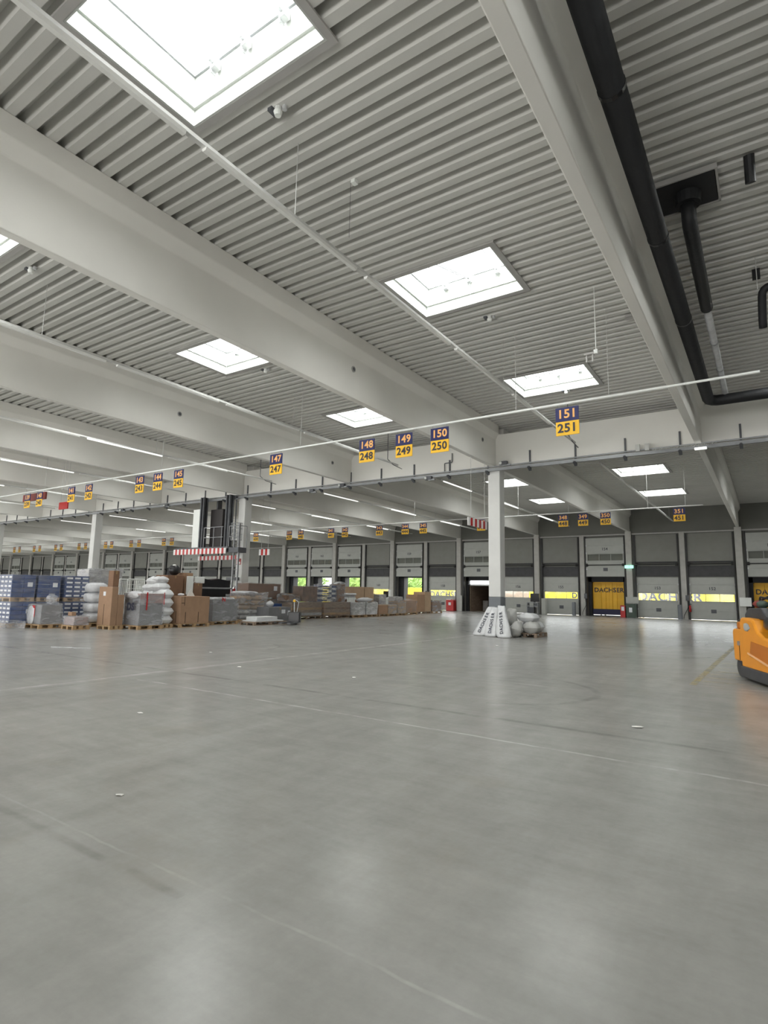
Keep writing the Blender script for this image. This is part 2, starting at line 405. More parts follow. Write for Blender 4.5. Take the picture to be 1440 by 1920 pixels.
# ------------------------------------------------------------------ skylights
def skylight(detail):
    # local: centre bottom; size 2.54 x D
    pass
_sky = {}
def make_skylight(cx, cy, D, n):
    W = 2.54; key = round(D, 2)
    if key in _sky:
        r = dup(_sky[key], loc=(cx, cy, ZR)); r.name = 'window_%d' % n; return r
    r = struct('window_%d' % n, (cx, cy, ZR)); hw, hd = W/2, D/2
    def ring(mb, o, i, z0, z1):
        (ox, oy), (ix, iy) = o, i
        mb.box(-ox, ox, -oy, -iy, z0, z1); mb.box(-ox, ox, iy, oy, z0, z1)
        mb.box(-ox, -ix, -iy, iy, z0, z1); mb.box(ix, ox, -iy, iy, z0, z1)
    f = MB(); ring(f, (hw+.10, hd+.10), (hw, hd), -.035, .0); ring(f, (hw+.02, hd+.02), (hw, hd), 0, .16)
    f.build('trim_frame', 'trim', r)
    c = MB()
    ring(c, (hw, hd), (hw-.03, hd-.03), -.03, .22)
    ring(c, (hw, hd), (hw-.07, hd-.07), .22, .25)
    # sloping upper collar
    o0, o1 = (hw-.05, hd-.05), (hw-.15, hd-.15)
    for sgn in (-1, 1):
        c.add([(-o0[0], sgn*o0[1], .25), (o0[0], sgn*o0[1], .25), (o1[0], sgn*o1[1], .62), (-o1[0], sgn*o1[1], .62)], [(0, 1, 2, 3)])
        c.add([(sgn*o0[0], -o0[1], .25), (sgn*o0[0], o0[1], .25), (sgn*o1[0], o1[1], .62), (sgn*o1[0], -o1[1], .62)], [(0, 1, 2, 3)])
    ring(c, (hw, hd), (hw-.15, hd-.15), .62, .66)
    c.build('curb', 'curb', r)
    g = MB(); ring(g, (hw-.14, hd-.14), (hw-.175, hd-.175), .60, .625); g.build('gasket', 'steel', r)
    MB().add([(-hw+.15, -hd+.15, .66), (hw-.15, -hd+.15, .66), (hw-.15, hd-.15, .66), (-hw+.15, hd-.15, .66)], [(0, 1, 2, 3)]).build('pane', 'pane', r)
    for x in (-.62, .0, .70):
        h = MB(); h.box(x-.05, x+.05, hd-.24, hd-.14, .44, .58); h.box(x-.025, x+.025, hd-.30, hd-.2, .50, .60); h.box(x-.07, x-.04, hd-.22, hd-.14, .40, .52)
        h.build('hinge', 'galv', r)
        if x == 0:
            a = MB(); a.cyl((x, hd-.22, .52), (x-.42, -.1, .62), .014, 6); a.cyl((x-.05, hd-.22, .52), (x-.55, -.25, .63), .012, 6); a.build('opener_arm', 'steel', r)
        else:
            a = MB(); a.cyl((x, hd-.22, .55), (x-.02, -hd+.2, .63), .010, 6); a.build('rod', 'steel', r)
    w_ = MB(); w_.tube([(0, hd-.2, .44), (0, hd-.09, .30), (-.05, hd-.06, .12), (-hw+.08, hd-.06, .08), (-hw+.08, hd-.08, .55)], .007, 5); w_.build('cable', 'steel', r)
    _sky[key] = r
    return r
n = 0
for (x0, x1, y0, y1) in SKY_HOLES:
    n += 1
    k_ = make_skylight((x0+x1)/2, (y0+y1)/2, y1-y0, n)
    if abs(y0-2.78) < .1:      # the nearest row has fixed lights: only the small side catches
        for ch in list(k_.children):
            if ch.name.startswith(('rod', 'opener_arm', 'cable')): bpy.data.objects.remove(ch)

# ------------------------------------------------------------------ walls (closing the hall)
st(MB().box(XL-.3, XL, YB, YW+.35, 0, ZR+.3).build('wall_left', 'wall'))
st(MB().box(XR, XR+.3, YB, YW+.35, 0, ZR+.3).build('wall_right', 'wall'))
st(MB().box(XL, XR, YB-.3, YB, 0, ZR+.3).build('wall_front', 'wall'))

OPEN = {(-1, 'b'), (1, 'a'), (2, 'b'), (3, 'b'), (4, 'b'), (5, 'a'), (5, 'b'), (8, 'a'), (9, 'a'), (10, 'a'), (10, 'b'), (12, 'a'), (12, 'b'), (14, 'b'), (16, 'a')}
def span(b, s):
    x = BX(b); return (x-3.27, x-.34) if s == 'a' else (x-6.87, x-3.96)
wb = MB()
HD = 3.08
xs = []
for b in range(K0, K1):
    for s in 'ab': xs.append(span(b, s))
xs.sort()
cur = XL-.3
for (a, b) in xs:
    wb.box(cur, a, YW, YW+.35, -1.4, HD); cur = b
wb.box(cur, XR+.3, YW, YW+.35, -1.4, HD)
wb.box(XL-.3, XR+.3, YW, YW+.35, HD, ZR+.3)
for (a, b) in xs: wb.box(a, b, YW, YW+.35, -1.4, -.02)
st(wb.build('wall_back', 'wall'))
# recessed-looking panels over the doors, dark lintel band, shafts and posts
tn = 0
for b in range(K0, K1):
    tn += 1
    x = BX(b)
    t = struct('trim_%d' % tn, (x, YW, 0))
    MB().box(-.22, .22, -.34, 0, 0, 6.62).build('wall_column', 'post', t, bevel=.02)
    p = MB(); p.box(-3.78, -3.42, -.12, 0, 0, 6.45); p.build('middle_post', 'post', t)
    q = MB()
    for xx in (-.34, -3.32, -3.90, -6.90): q.box(xx-.045, xx+.045, -.16, 0, 0, 6.3)
    q.build('guide_rail', 'shaft', t)
    q = MB()
    for (a, c) in ((-3.27, -.38), (-6.85, -3.95)):
        q.cyl((a, -.22, 4.02), (c, -.22, 4.02), .035, 8); q.box(a, c, -.1, 0, 4.12, 4.24)
        q.cyl((a-.02, -.22, 4.02), (a+.14, -.22, 4.02), .12, 10); q.cyl((c-.14, -.22, 4.02), (c+.02, -.22, 4.02), .10, 10)
    q.build('spring_shaft', 'shaft', t)
    MB().box(-7.1, -.22, -.10, 0, 6.36, 6.46).build('ledge', 'trim', t)
    for (s, a, c) in (('a', -3.27, -.38), ('b', -6.85, -3.95)):
        if (b, s) not in OPEN:
            MB().box(a, c, -.04, 0, 3.12, 3.9).build('dark_lintel', 'wall_dark', t)
            MB().box(a, c, -.04, 0, 4.24, 6.3).build('upper_panel', 'wall_panel', t)

# sectional dock doors
def make_door(closed):
    r = struct('door_1'); W = 2.96
    mb = MB()
    hs = [0, .62, 1.24, 1.90, 2.50, 3.11]
    for i in range(5):
        if i == 2:
            mb.box(-W/2, -W/2+.14, -.04, 0, hs[i], hs[i+1]-.012); mb.box(W/2-.14, W/2, -.04, 0, hs[i], hs[i+1]-.012)
            mb.box(-W/2, W/2, -.04, 0, hs[i], hs[i]+.06); mb.box(-W/2, W/2, -.04, 0, hs[i+1]-.07, hs[i+1]-.012)
            for xx in (-.44, .44): mb.box(xx-.02, xx+.02, -.04, 0, hs[i], hs[i+1]-.012)
        else: mb.box(-W/2, W/2, -.04, 0, hs[i], hs[i+1]-.012)
    mb.box(-W/2, W/2, -.014, -.002, 0, 1.24); mb.box(-W/2, W/2, -.014, -.002, 1.80, 3.11)
    mb.build('door_panel', 'door', r, bevel=.006)
    for xx in (-.87, 0, .87): MB().box(xx-.42, xx+.42, -.025, -.018, 1.29, 1.84).build('pane', 'pane' if closed else 'pane', r)
    MB().box(-.15, .19, -.05, -.038, .46, .72).build('vent', 'dark_steel', r)
    MB().box(-W/2, W/2, -.05, .0, -.005, .03).build('bottom_seal', 'shaft', r)
    h = MB()
    for zz in (.62, 1.24, 1.9, 2.5):
        for sx in (-1, 1): h.box(sx*(W/2-.05)-.04, sx*(W/2-.05)+.04, -.055, -.04, zz-.06, zz+.06)
    h.build('hinge', 'galv', r)
    return r
proto_c = make_door(True)
first = True; dn = 0
for b in range(K0, K1):
    for s in 'ab':
        dn += 1
        a, c = span(b, s); zc = 3.08 if (b, s) in OPEN else .035
        yy = YW+.10 if zc < 1 else YW-.10
        if first: r = proto_c; r.location = ((a+c)/2, yy, zc); first = False; r.name = 'door_%d' % dn
        else: r = dup(proto_c, loc=((a+c)/2, yy, zc)); r.name = 'door_%d' % dn
        r['num'] = 152+2*b+(s == 'b'); DOORS = globals().setdefault('DOORS', []); DOORS.append(r)
for r in DOORS:
    if r['num'] < 178: text(str(r['num']), .30, 'digit_dark', r, (0, -.048, 2.2), name='door_number')
    del r['num']

# ------------------------------------------------------------------ roof beams, girders, columns
def beam_prof(x):
    h0, h1 = .10, .24
    return [(x-h0, ZB), (x+h0, ZB), (x+h0, 7.72), (x+h1, 7.95), (x+h1, ZR), (x-h1, ZR), (x-h1, 7.95), (x-h0, 7.72)]
BEAMS = []
for k in range(K0, K1):
    x = BX(k)
    for (ya, yb, nm) in ((-4.75, YG-.25, 'front'), (YG+.25, YW, 'rear')):
        o = MB().prism(beam_prof(x), 'Y', ya, yb).build('roof_beam', 'beam', bevel=.02); st(o)
    if k == 0 or k == 1 or k == 2:
        pass
for Y_, nm in ((YG, 'g'), (-5.0, 'r')):
    xg = [XR] + [BX(k) for k in range(K0, K1)] + [XL]
    for i in range(len(xg)-1):
        a, b = xg[i+1]+.012, xg[i]-.012
        o = MB().prism([(Y_-.25, ZB), (Y_+.25, ZB), (Y_+.25, 7.93), (Y_-.25, 7.93)], 'X', a, b).build('girder', 'beam', bevel=.015); st(o)
for k in range(1, K1, 2):
    x = BX(k)
    for Y_ in (YG, -5.0):
        o = struct('column', (x, Y_, 0))
        MB().box(-.25, .25, -.25, .25, 1.42, ZB).build('shaft', 'column', o, bevel=.025)
        MB().box(-.252, .252, -.252, .252, 0, 1.42).build('painted_foot', 'column_grey', o, bevel=.025)
        MB().prism([(-.25, 6.1), (.25, 6.1), (.42, 6.45), (.42, ZB), (-.42, ZB), (-.42, 6.45)], 'Y', -.2, .2).build('corbel', 'column', o) if Y_ < 0 else None
# small sockets left in the beam faces
for i, (x, y_, z) in enumerate([(-8.9, 11.63, 7.39), (-8.9, 19.94, 7.43), (-16.2, 11.62, 7.33), (-16.2, 19.8, 7.3)]):
    mb = MB(); mb.cyl((x, y_, z), (x+.02, y_, z), .085, 14); o = mb.build('beam_socket', 'trim', smooth=False)
    mb = MB(); mb.cyl((x+.02, y_, z), (x+.024, y_, z), .055, 12); mb.build('recess', 'dark_steel', o)
    tag(o, ['round socket in the face of the long central roof beam, above the middle skylights', 'round socket at the far end of the long central roof beam near its column',
            'round socket in the face of the second roof beam, mid length', 'round socket at the far end of the second roof beam behind lane sign 147'][i], 'beam socket')

# ------------------------------------------------------------------ crane/cable rail under the girder
mb = MB(); mb.box(XL+5, 9, YG-.36, YG-.27, 6.43, 6.55); mb.cyl((XL+5, YG-.40, 6.60), (9, YG-.40, 6.60), .022, 6)
rail = thing('cable_rail', 'grey steel cable rail running the whole length under the cross girder', 'cable rail', (0, 0, 0))
mb.build('rail', 'steel', rail)
x = .0-.5; i = 0
while x > -75:
    m2 = MB(); m2.box(x-.03, x+.03, YG-.30, YG-.25, 6.5, 7.12); m2.prism([(YG-.5, 6.42), (YG-.25, 6.42), (YG-.25, 6.30)], 'X', x-.05, x+.05); m2.box(x-.03, x+.03, YG-.5, YG-.25, 6.42, 6.45)
    m2.build('bracket', 'dark_steel', rail); x -= 1.745
def lamp_head(x, z, label):
    t = thing('girder_fixture', label, 'fixture', (x, YG-.42, z))
    MB().box(-.16, .16, -.08, .08, -.10, .06).build('housing', 'dark_steel', t, bevel=.02)
    MB().box(.0, .3, -.05, .05, -.13, -.07).build('arm', 'steel', t)
    MB().blob((-.10, -.1, -.02), (.06, .05, .06), 8, 6).build('lens', 'white', t, smooth=True)
lamp_head(-8.5, 6.70, 'small dark double fixture on the cable rail right of the central column')
lamp_head(-11.9, 6.42, 'dark fixture under the cable rail between lane signs 149 and 150')
lamp_head(-16.6, 6.52, 'dark fixture on the cable rail at the end of the second roof beam')
lamp_head(-18.5, 6.42, 'dark fixture under the cable rail right of lane sign 147')
lamp_head(-24.0, 6.5, 'dark fixture on the cable rail beside the column with the hanging platform')
lamp_head(-30.0, 6.48, 'dark fixture on the cable rail left of the hanging platform')
lamp_head(-34.6, 6.48, 'dark fixture on the cable rail nearest the column far left')
for i, x in enumerate((-3.55, -3.25)):
    o = MB().box(x-.07, x+.07, YG-.46, YG-.38, 6.55, 6.8).build('junction_box', 'wire', bevel=.01)
    tag(o, ['left', 'right'][i]+' one of two small grey junction boxes on the rail right of lane sign 151', 'junction box', 'junction boxes on the rail')
mb = MB(); x = -3.1
while x < -1.2: mb.cyl((x, YG-.5, 6.50), (x+.035, YG-.44, 6.57), .012, 5); x += .05
tag(mb.build('coiled_cable', 'wire'), 'coiled grey cable along the rail towards the right roof beam', 'cable')
o = MB().box(-1.8, -1.45, YG-.62, YG-.48, 6.36, 6.42).build('spot_light', 'lamp_on'); tag(o, 'small lit spot light under the right roof beam on the rail', 'light')
mb = MB(); mb.tube([(-11.2, YG-.3, 6.6), (-11.2, YG-.3, 7.0), (-10.85, YG-.3, 7.0), (-10.85, YG-.3, 7.4)], .02, 6)
tag(mb.build('conduit', 'dark_steel'), 'thin dark conduit stepping up the girder left of the central column', 'conduit')

# ------------------------------------------------------------------ light strips
def strip(xc, z, y0, y1, name_lab, lit, drop=True, step=6.3):
    t = thing('light_strip', name_lab, 'light strip', (xc, y0, z))
    L = y1-y0
    MB().box(-.035, .035, 0, L, 0, .055).build('trunking', 'strip', t)
    yy = .3; k = 0
    while yy+3.2 < L:
        o = MB().prism([(-.03, -.045), (.03, -.045), (.045, 0), (-.045, 0)], 'Y', yy, yy+3.2)
        o.build('lamp', 'lamp_on' if (lit and k % 2 == 0) else 'lamp_off', t); yy += 3.5; k += 1
    yy = .8
    while yy < L:
        MB().cyl((0, yy, .05), (0, yy, ZR-z-.005), .007, 5).build('suspension_wire', 'wire', t); yy += step
    return t
order = ['first', 'second', 'third', 'fourth', 'fifth', 'sixth', 'seventh', 'eighth', 'ninth', 'tenth', 'eleventh', 'twelfth']
for b in range(0, 12):
    xc = [-5.6, -13.25, -20.9][b] if b < 3 else BX(b)-4.3
    strip(xc, 7.02, -3.2, 20.7, 'long light strip hung in the %s bay from the right, in front of the girder' % order[b], b >= 2, step=8.2 if b else 8.17)
    strip(xc+(.1 if b else 0), 7.05, 24.5, 46.2, 'long light strip hung in the %s bay from the right, behind the girder' % order[b], b >= 1)

# ------------------------------------------------------------------ lane signs on their two long rails
o = MB().cyl((.09, 13.5, 6.12), (-70, 13.5, 6.12), .028, 8).build('sign_rail', 'white'); tag(o, 'long thin white rail carrying the nearer row of lane signs', 'rail')
for x in (-2.85, -5.1, -12.4, -19.7, -27, -34.3, -41.6, -48.9): MB().cyl((x, 13.5, 6.12), (x, 13.5, ZR-.005), .008, 5).build('suspension_wire', 'wire', o)
o = MB().cyl((-2.6, 33, 6.25), (-100, 33, 6.25), .028, 8).build('sign_rail', 'strip'); tag(o, 'long thin grey rail carrying the farther row of lane signs', 'rail')
for x in (-3.4, -5.2, -9.4, -12.4, -19.7, -27, -34.3, -41.6, -48.9, -56, -63): MB().cyl((x, 33, 6.25), (x, 33, ZR-.005), .010, 5).build('suspension_wire', 'wire', o)
ORD = ['rightmost', 'second from right', 'third from right', 'fourth from right', 'fifth from right', 'sixth from right', 'seventh from right', 'eighth from right', 'ninth from right', 'tenth from right', 'eleventh from right', 'twelfth from right',
       'thirteenth from right', 'fourteenth from right', 'fifteenth from right', 'thirteenth from left', 'twelfth from left', 'eleventh from left', 'tenth from left', 'ninth from left', 'eighth from left', 'seventh from left', 'sixth from left', 'fifth from left', 'fourth from left', 'third from left', 'second from left', 'leftmost']
_rc = {'nearer': 0, 'farther': 0}
def sign(x, Y, z, top, bot, w=.55, h=.345):
    row = 'nearer' if Y < 20 else 'farther'
    k = _rc[row]; _rc[row] += 1
    od = ORD[k] if row == 'nearer' or k < 14 else ORD[k+1]
    t = thing('lane_sign', 'blue and yellow lane sign reading %s over %s, %s in the %s row' % (top, bot, od, row), 'sign', (x, Y, z), 0, row+' row of lane signs')
    bp_ = MB().box(-w/2, w/2, -.012, .012, -h, 0).build('blue_plate', 'navy', t)
    yp_ = MB().box(-w/2+.005, w/2+.005, -.012, .012, -2*h, -h-.004).build('yellow_plate', 'sign_yellow', t)
    text(top, .30, 'digit_yellow', bp_, (0, -.017, -h/2), name='number', bold=.025)
    text(bot, .30, 'digit_dark', yp_, (.0, -.017, -h*1.5-.004), name='number', bold=.025)
    MB().cyl((-w/2+.06, 0, 0), (-w/2+.06, 0, .1), .006, 5).cyl((w/2-.06, 0, 0), (w/2-.06, 0, .1), .006, 5).build('hook', 'steel', t)
for x, nn in ((-3.82, 151), (-7.29, 150), (-8.44, 149), (-9.74, 148), (-13.46, 147), (-18.6, 145), (-19.9, 144), (-21.1, 143), (-24.9, 142), (-26.35, 141), (-29.3, 140), (-30.5, 139)):
    sign(x, 13.5, 6.02, str(nn), str(nn+100))
for x, nn in ((-3.71, 351), (-7.38, 350), (-8.6, 349), (-9.72, 348), (-14.84, 347), (-19.02, 345), (-20.44, 344), (-22.56, 343), (-25.6, 342), (-26.9, 341), (-29.9, 340), (-31.1, 339),
              (-34.8, 338), (-45.8, 335), (-47, 334), (-50.9, 333), (-52.2, 332), (-55.6, 331), (-56.7, 330), (-60.5, 329), (-61.8, 328), (-65.5, 327), (-66.7, 326), (-70.3, 325), (-71.6, 324), (-75.2, 323), (-76.5, 322)):
    sign(x, 33, 6.16, str(nn), str(nn+100))
# cables that hang at the signs and curl to the girder
for i, (x, lab) in enumerate(((-5.6, 'cable drooping from the right light strip down behind lane sign 151'), (-13.25, 'cable drooping from the light strip end right of lane sign 149'), (-20.9, 'cable drooping from the light strip end beside lane sign 147'))):
    mb = MB(); mb.tube([(x, 19.9, 8.28), (x, 19.9, 7.15), (x+.03, 20.3, 6.98), (x+.03, 21.0, 6.93)], .016, 6); tag(mb.build('drooping_cable', 'dark_steel'), lab, 'cable')

# red hanging boards at the left
o = MB().box(-31.9, -29.6, 13.9, 13.98, 5.78, 6.14).build('hanging_board', 'dull_red'); tag(o, 'dull red hanging board at the far left above the lane signs', 'board', 'red hanging boards')
o = MB().box(-29.0, -28.2, 14.3, 14.36, 5.25, 5.6).build('hanging_board', 'red'); tag(o, 'smaller bright red hanging board right of the dull red one', 'board', 'red hanging boards')
for o_, xs_ in (('a', (-31.7, -29.8)), ('b', (-28.9, -28.3))):
    mb = MB()
    for x in xs_: mb.cyl((x, 13.94 if o_ == 'a' else 14.33, 5.6 if o_ == 'b' else 6.14), (x, 13.94 if o_ == 'a' else 14.33, ZR), .008, 5)
    tag(mb.build('suspension_wires', 'wire'), 'thin wires holding the %s red board' % ('larger' if o_ == 'a' else 'smaller'), 'wire')

def striped(mbw, mbr, axis, a, b, other, z0, z1, n, th=.02):
    for i in range(n):
        t0 = a+(b-a)*i/n; t1 = a+(b-a)*(i+1)/n
        m_ = mbr if i % 2 else mbw
        lo, hi = min(t0, t1), max(t0, t1)
        if axis == 'Y': m_.box(other-th, other+th, lo, hi, z0, z1)
        else: m_.box(lo, hi, other-th, other+th, z0, z1)
t = thing('height_barrier_board', 'red and white striped barrier board hung beside the central column', 'warning board', (0, 0, 0))
a_, b_ = MB(), MB(); striped(a_, b_, 'Y', 18.65, 20.3, -8.9, 3.97, 4.26, 9); a_.build('white_stripe', 'tape_white', t); b_.build('red_stripe', 'red', t)
MB().cyl((-8.9, 18.9, 4.26), (-8.9, 18.9, ZB), .008, 5).cyl((-8.9, 20.1, 4.26), (-8.9, 20.1, ZB), .008, 5).build('suspension_wire', 'wire', t)
t = thing('height_barrier_board', 'small red and white striped board just right of the platform column', 'warning board', (0, 0, 0))
a_, b_ = MB(), MB(); striped(a_, b_, 'X', -22.75, -21.98, 21.87, 3.36, 3.68, 5); a_.build('white_stripe', 'tape_white', t); b_.build('red_stripe', 'red', t)
MB().cyl((-22.6, 21.87, 3.66), (-22.6, 21.87, ZR+.005), .008, 5).cyl((-22.1, 21.87, 3.66), (-22.1, 21.87, ZR+.005), .008, 5).build('suspension_wire', 'wire', t)

# ------------------------------------------------------------------ sensors and detectors under the deck
def detector(x, y_, label, big=False):
    t = thing('ceiling_detector', label, 'detector', (x, y_, ZR))
    MB().box(-.13, -.05, -.08, .06, -.05, 0).build('bracket', 'dark_steel', t)
    MB().cyl((0, 0, 0), (0, 0, -.07), .05, 10).cyl((0, 0, -.07), (0, 0, -.13), .065, 12, .045).build('head', 'white', t, smooth=False)
    MB().cyl((.1, .03, 0), (.1, .03, -.06), .035, 8).build('bell', 'galv', t)
detector(-5.40, 5.13, 'round white ceiling detector just below the nearest skylight')
detector(-5.35, 12.45, 'round white ceiling detector beyond the middle skylight')
detector(-12.84, 5.26, 'ceiling detector in the second bay near the left frame edge')
detector(-12.6, 12.0, 'ceiling detector by the second bay skylight')
detector(-5.25, 18.5, 'ceiling detector just beyond the small skylight near lane sign 151')
o = MB().box(-.04, .04, -.05, .05, -.06, 0).build('ceiling_sensor', 'white', loc=(-5.35, 6.88, ZR)); tag(o, 'tiny white ceiling sensor with a hanging thread', 'sensor')
MB().cyl((-.08, 0, 0), (-.08, 0, -1.0), .004, 5).build('thread', 'cable', o)
o = MB().cyl((0, 0, 0), (0, 0, -.06), .11, 14).build('ceiling_speaker', 'trim', loc=(-2.46, 14.2, ZR)); tag(o, 'round grey ceiling speaker beside the right roof beam', 'speaker')
t = thing('access_point', 'small pinkish device on a drop rod in front of the smaller skylight', 'wireless device', (-2.95, 12.4, 6.75))
MB().cyl((.1, 0, .05), (.1, 0, ZR-6.75), .010, 6).build('rod', 'white', t)
MB().box(-.14, .06, -.05, .05, 0, .035).build('plate', 'trim', t)
MB().box(.06, .14, -.04, .04, .0, .09).build('box', 'white', t)
MB().cyl((-.1, 0, -.16), (-.1, 0, 0), .018, 8).cyl((.03, 0, -.16), (.03, 0, 0), .018, 8).build('antenna', 'wire', t)

# ------------------------------------------------------------------ rain water pipes at the right
mb = MB(); mb.tube([(-1.18, -4.5, 7.45), (-1.18, 18.9, 7.3), (9, 18.9, 7.3)], .155, 16)
o = mb.build('insulated_pipe', 'black', smooth=True); tag(o, 'thick black insulated pipe running along the right roof beam and turning right', 'pipe')
sl = MB()
for yy in (3.0, 6.3, 9.6, 12.9): sl.cyl((-1.18, yy, 7.45-.15*(yy+4.5)/23.4), (-1.18, yy+.06, 7.45-.15*(yy+4.5)/23.4), .162, 16)
sl.build('joint_band', 'black_plastic', o)
t = thing('roof_drain', 'black square roof drain with funnel and pipe beside the right roof beam', 'roof drain', (-.75, 10.0, 8.2))
MB().box(-.42, .42, -.41, .41, -.02, .08).build('drain_box', 'black', t, bevel=.01)
mb = MB(); mb.box(-.46, .46, -.46, -.43, -.03, .06).box(.43, .46, -.43, .46, -.03, .06).box(-.46, .46, .43, .46, -.03, .06).build('drain_rim', 'trim', t)
MB().cyl((0, .03, 0), (0, .03, -.20), .21, 18, .19).build('funnel', 'black', t, smooth=False)
MB().tube([(0, .03, -.15), (0, .03, -.50), (.0, 3.05, -.68)], .115, 14).build('insulated_pipe', 'black', t, smooth=True)
MB().tube([(0, 3.0, -.68), (0, 9.35, -.72), (9.0, 9.35, -.72)], .075, 12).build('metal_pipe', 'galv', t, smooth=True)
mb = MB()
for yy in (4.9, 6.8): mb.cyl((0, yy, -.70), (0, yy+.05, -.70), .088, 12)
mb.build('pipe_clamp', 'steel', t)
o = MB().cyl((.13, 9.7, ZR), (.13, 9.85, 7.93), .075, 12).build('pipe_stub', 'black'); tag(o, 'short black pipe stub through the deck right of the roof drain', 'pipe')
t = thing('black_pipe_bend', 'black pipe elbow hanging at the right edge of the frame', 'pipe', (0, 0, 0))
MB().tube([(1.2, 12.9, 7.62), (.22, 12.9, 7.62), (.2, 13.2, 7.1), (.2, 13.3, 6.95)], .075, 12).build('elbow', 'black', t, smooth=True)
MB().cyl((.15, 12.9, 7.6), (.15, 12.9, ZR), .008, 5).build('rod', 'wire', t)
MB().box(.08, .22, 13.4, 13.5, 8.1, ZR).build('bracket', 'black', t)

# ------------------------------------------------------------------ hanging platform at the second column
t = thing('hanging_platform', 'steel platform hung from the girder with cabinet, railings and red white edge', 'platform', (-26, 20.6, 0))
MB().box(-2.3, 2.2, 0, 1.5, 3.68, 3.78).build('deck_plate', 'dark_steel', t)
MB().box(2.2, 2.95, .06, .62, 3.45, 3.72).build('landing', 'dark_steel', t)
a_, b_ = MB(), MB(); striped(a_, b_, 'X', -2.3, 2.1, -.03, 3.40, 3.70, 27); striped(a_, b_, 'X', -2.1, 2.1, 1.53, 3.18, 3.42, 25)
a_.build('white_stripe', 'tape_white', t); b_.build('red_stripe', 'red', t)
for (x0, x1) in ((-.38, -.08), (1.72, 2.05)):
    mb = MB(); mb.box(x0, x0+.09, .1, .4, 3.5, 6.6); mb.box(x1-.09, x1, .1, .4, 3.5, 6.6); mb.box(x0, x1, .22, .28, 3.5, 6.6)
    mb.build('hanger_post', 'dark_steel', t)
mb = MB()
for (x0, x1) in ((-.2, -.1), (1.9, 2.0)): mb.box(x0, x1, 1.1, 1.4, 3.7, 6.6)
mb.build('rear_hanger_post', 'dark_steel', t)
MB().box(-1.0, -.42, .15, .65, 3.8, 5.95).build('cabinet', 'white', t, bevel=.01)
MB().box(-.05, .95, .6, 1.3, 3.8, 5.95).build('dark_cabinet', mat('dark_brown', (.035, .03, .03), .5), t, bevel=.01)
mb = MB()
for xx in (.15, .95, 1.6, 2.2, 2.95): mb.cyl((xx, .05, 3.78), (xx, .05, 4.88), .022, 6)
for zz in (4.3, 4.86): mb.cyl((.15, .05, zz), (1.7, .05, zz), .022, 6); mb.cyl((2.2, .05, zz), (2.95, .05, zz), .022, 6)
mb.build('railing', 'steel', t); mb = MB()
for zz in (4.0, 4.2, 4.4, 4.6): mb.cyl((1.0, 1.4, zz), (1.7, 1.4, zz), .02, 6)
for xx in (1.0, 1.7): mb.cyl((xx, 1.42, 3.78), (xx, 1.42, 4.88), .022, 6)
mb.build('railing', 'steel', t)
MB().cyl((2.95, .05, 4.86), (2.95, .6, 4.86), .022, 6).cyl((2.95, .6, 4.86), (2.95, .6, 3.72), .022, 6).build('side_railing', 'steel', t)
mb = MB()
for zz in (4.1, 4.4, 4.7, 5.0):
    for i in range(10):
        a0 = math.pi*i/9-.1; a1 = math.pi*(i+1)/9-.1
        mb.cyl((2.6+.33*math.cos(a0), .25-.33*math.sin(a0), zz), (2.6+.33*math.cos(a1), .25-.33*math.sin(a1), zz), .014, 5)
for i in range(0, 10, 2):
    a0 = math.pi*i/9; mb.cyl((2.6+.33*math.cos(a0), .25-.33*math.sin(a0), 4.1), (2.6+.33*math.cos(a0), .25-.33*math.sin(a0), 5.0), .012, 5)
mb.build('safety_cage', 'steel', t)
mb = MB(); mb.box(2.38, 2.44, .2, .28, 0, 5.0).box(2.76, 2.82, .2, .28, 0, 5.0)
zz = .3
while zz < 4.8: mb.cyl((2.44, .24, zz), (2.76, .24, zz), .014, 5); zz += .28
mb.build('ladder', 'steel', t)
for s_, x in ((1, -23.6),):
    t = thing('fire_notice', 'small red and white fire extinguisher notice on the platform column', 'sign', (x, 21.24, 3.0))
    MB().box(-.16, .16, -.015, 0, -.16, .16).build('plate', 'red', t)
    mb = MB(); mb.box(-.13, -.01, -.02, -.015, -.13, .13).box(.02, .13, -.02, -.015, -.13, -.01); mb.build('pictogram', 'tape_white', t)
o = MB().box(-24.25, -23.45, 21.0, 21.2, 2.0, 2.16).build('column_shelf', 'dark_steel'); tag(o, 'dark grey box shelf fixed low on the platform column', 'shelf')
mb = MB(); mb.tube([(-23.93, 21.15, 6.4), (-23.93, 21.15, 2.1)], .03, 6); tag(mb.build('conduit', 'dark_steel'), 'dark vertical conduit down the platform column', 'conduit')
# fire extinguishers
ex = thing('fire_extinguisher', 'left red fire extinguisher of the three hung at the platform column', 'fire extinguisher', (-24.0, 21.0, 1.1), 0, 'extinguishers at the column')
MB().cyl((0, 0, 0), (0, 0, .42), .075, 12).blob((0, 0, .42), (.075, .075, .06), 12, 6).build('cylinder', 'red', ex, smooth=True)
MB().cyl((0, 0, .46), (0, 0, .55), .02, 6).box(-.02, .1, -.015, .015, .52, .56).build('valve', 'black_plastic', ex)
dup(ex, (-23.78, 21.0, 1.1), 0, 'middle red fire extinguisher of the three hung at the platform column')
dup(ex, (-23.56, 21.0, 1.1), 0, 'right red fire extinguisher of the three hung at the platform column')
o = MB().box(-24.2, -23.4, 20.86, 21.22, 1.02, 1.1).build('extinguisher_shelf', 'steel'); tag(o, 'steel shelf under the fire extinguishers at the platform column', 'shelf')

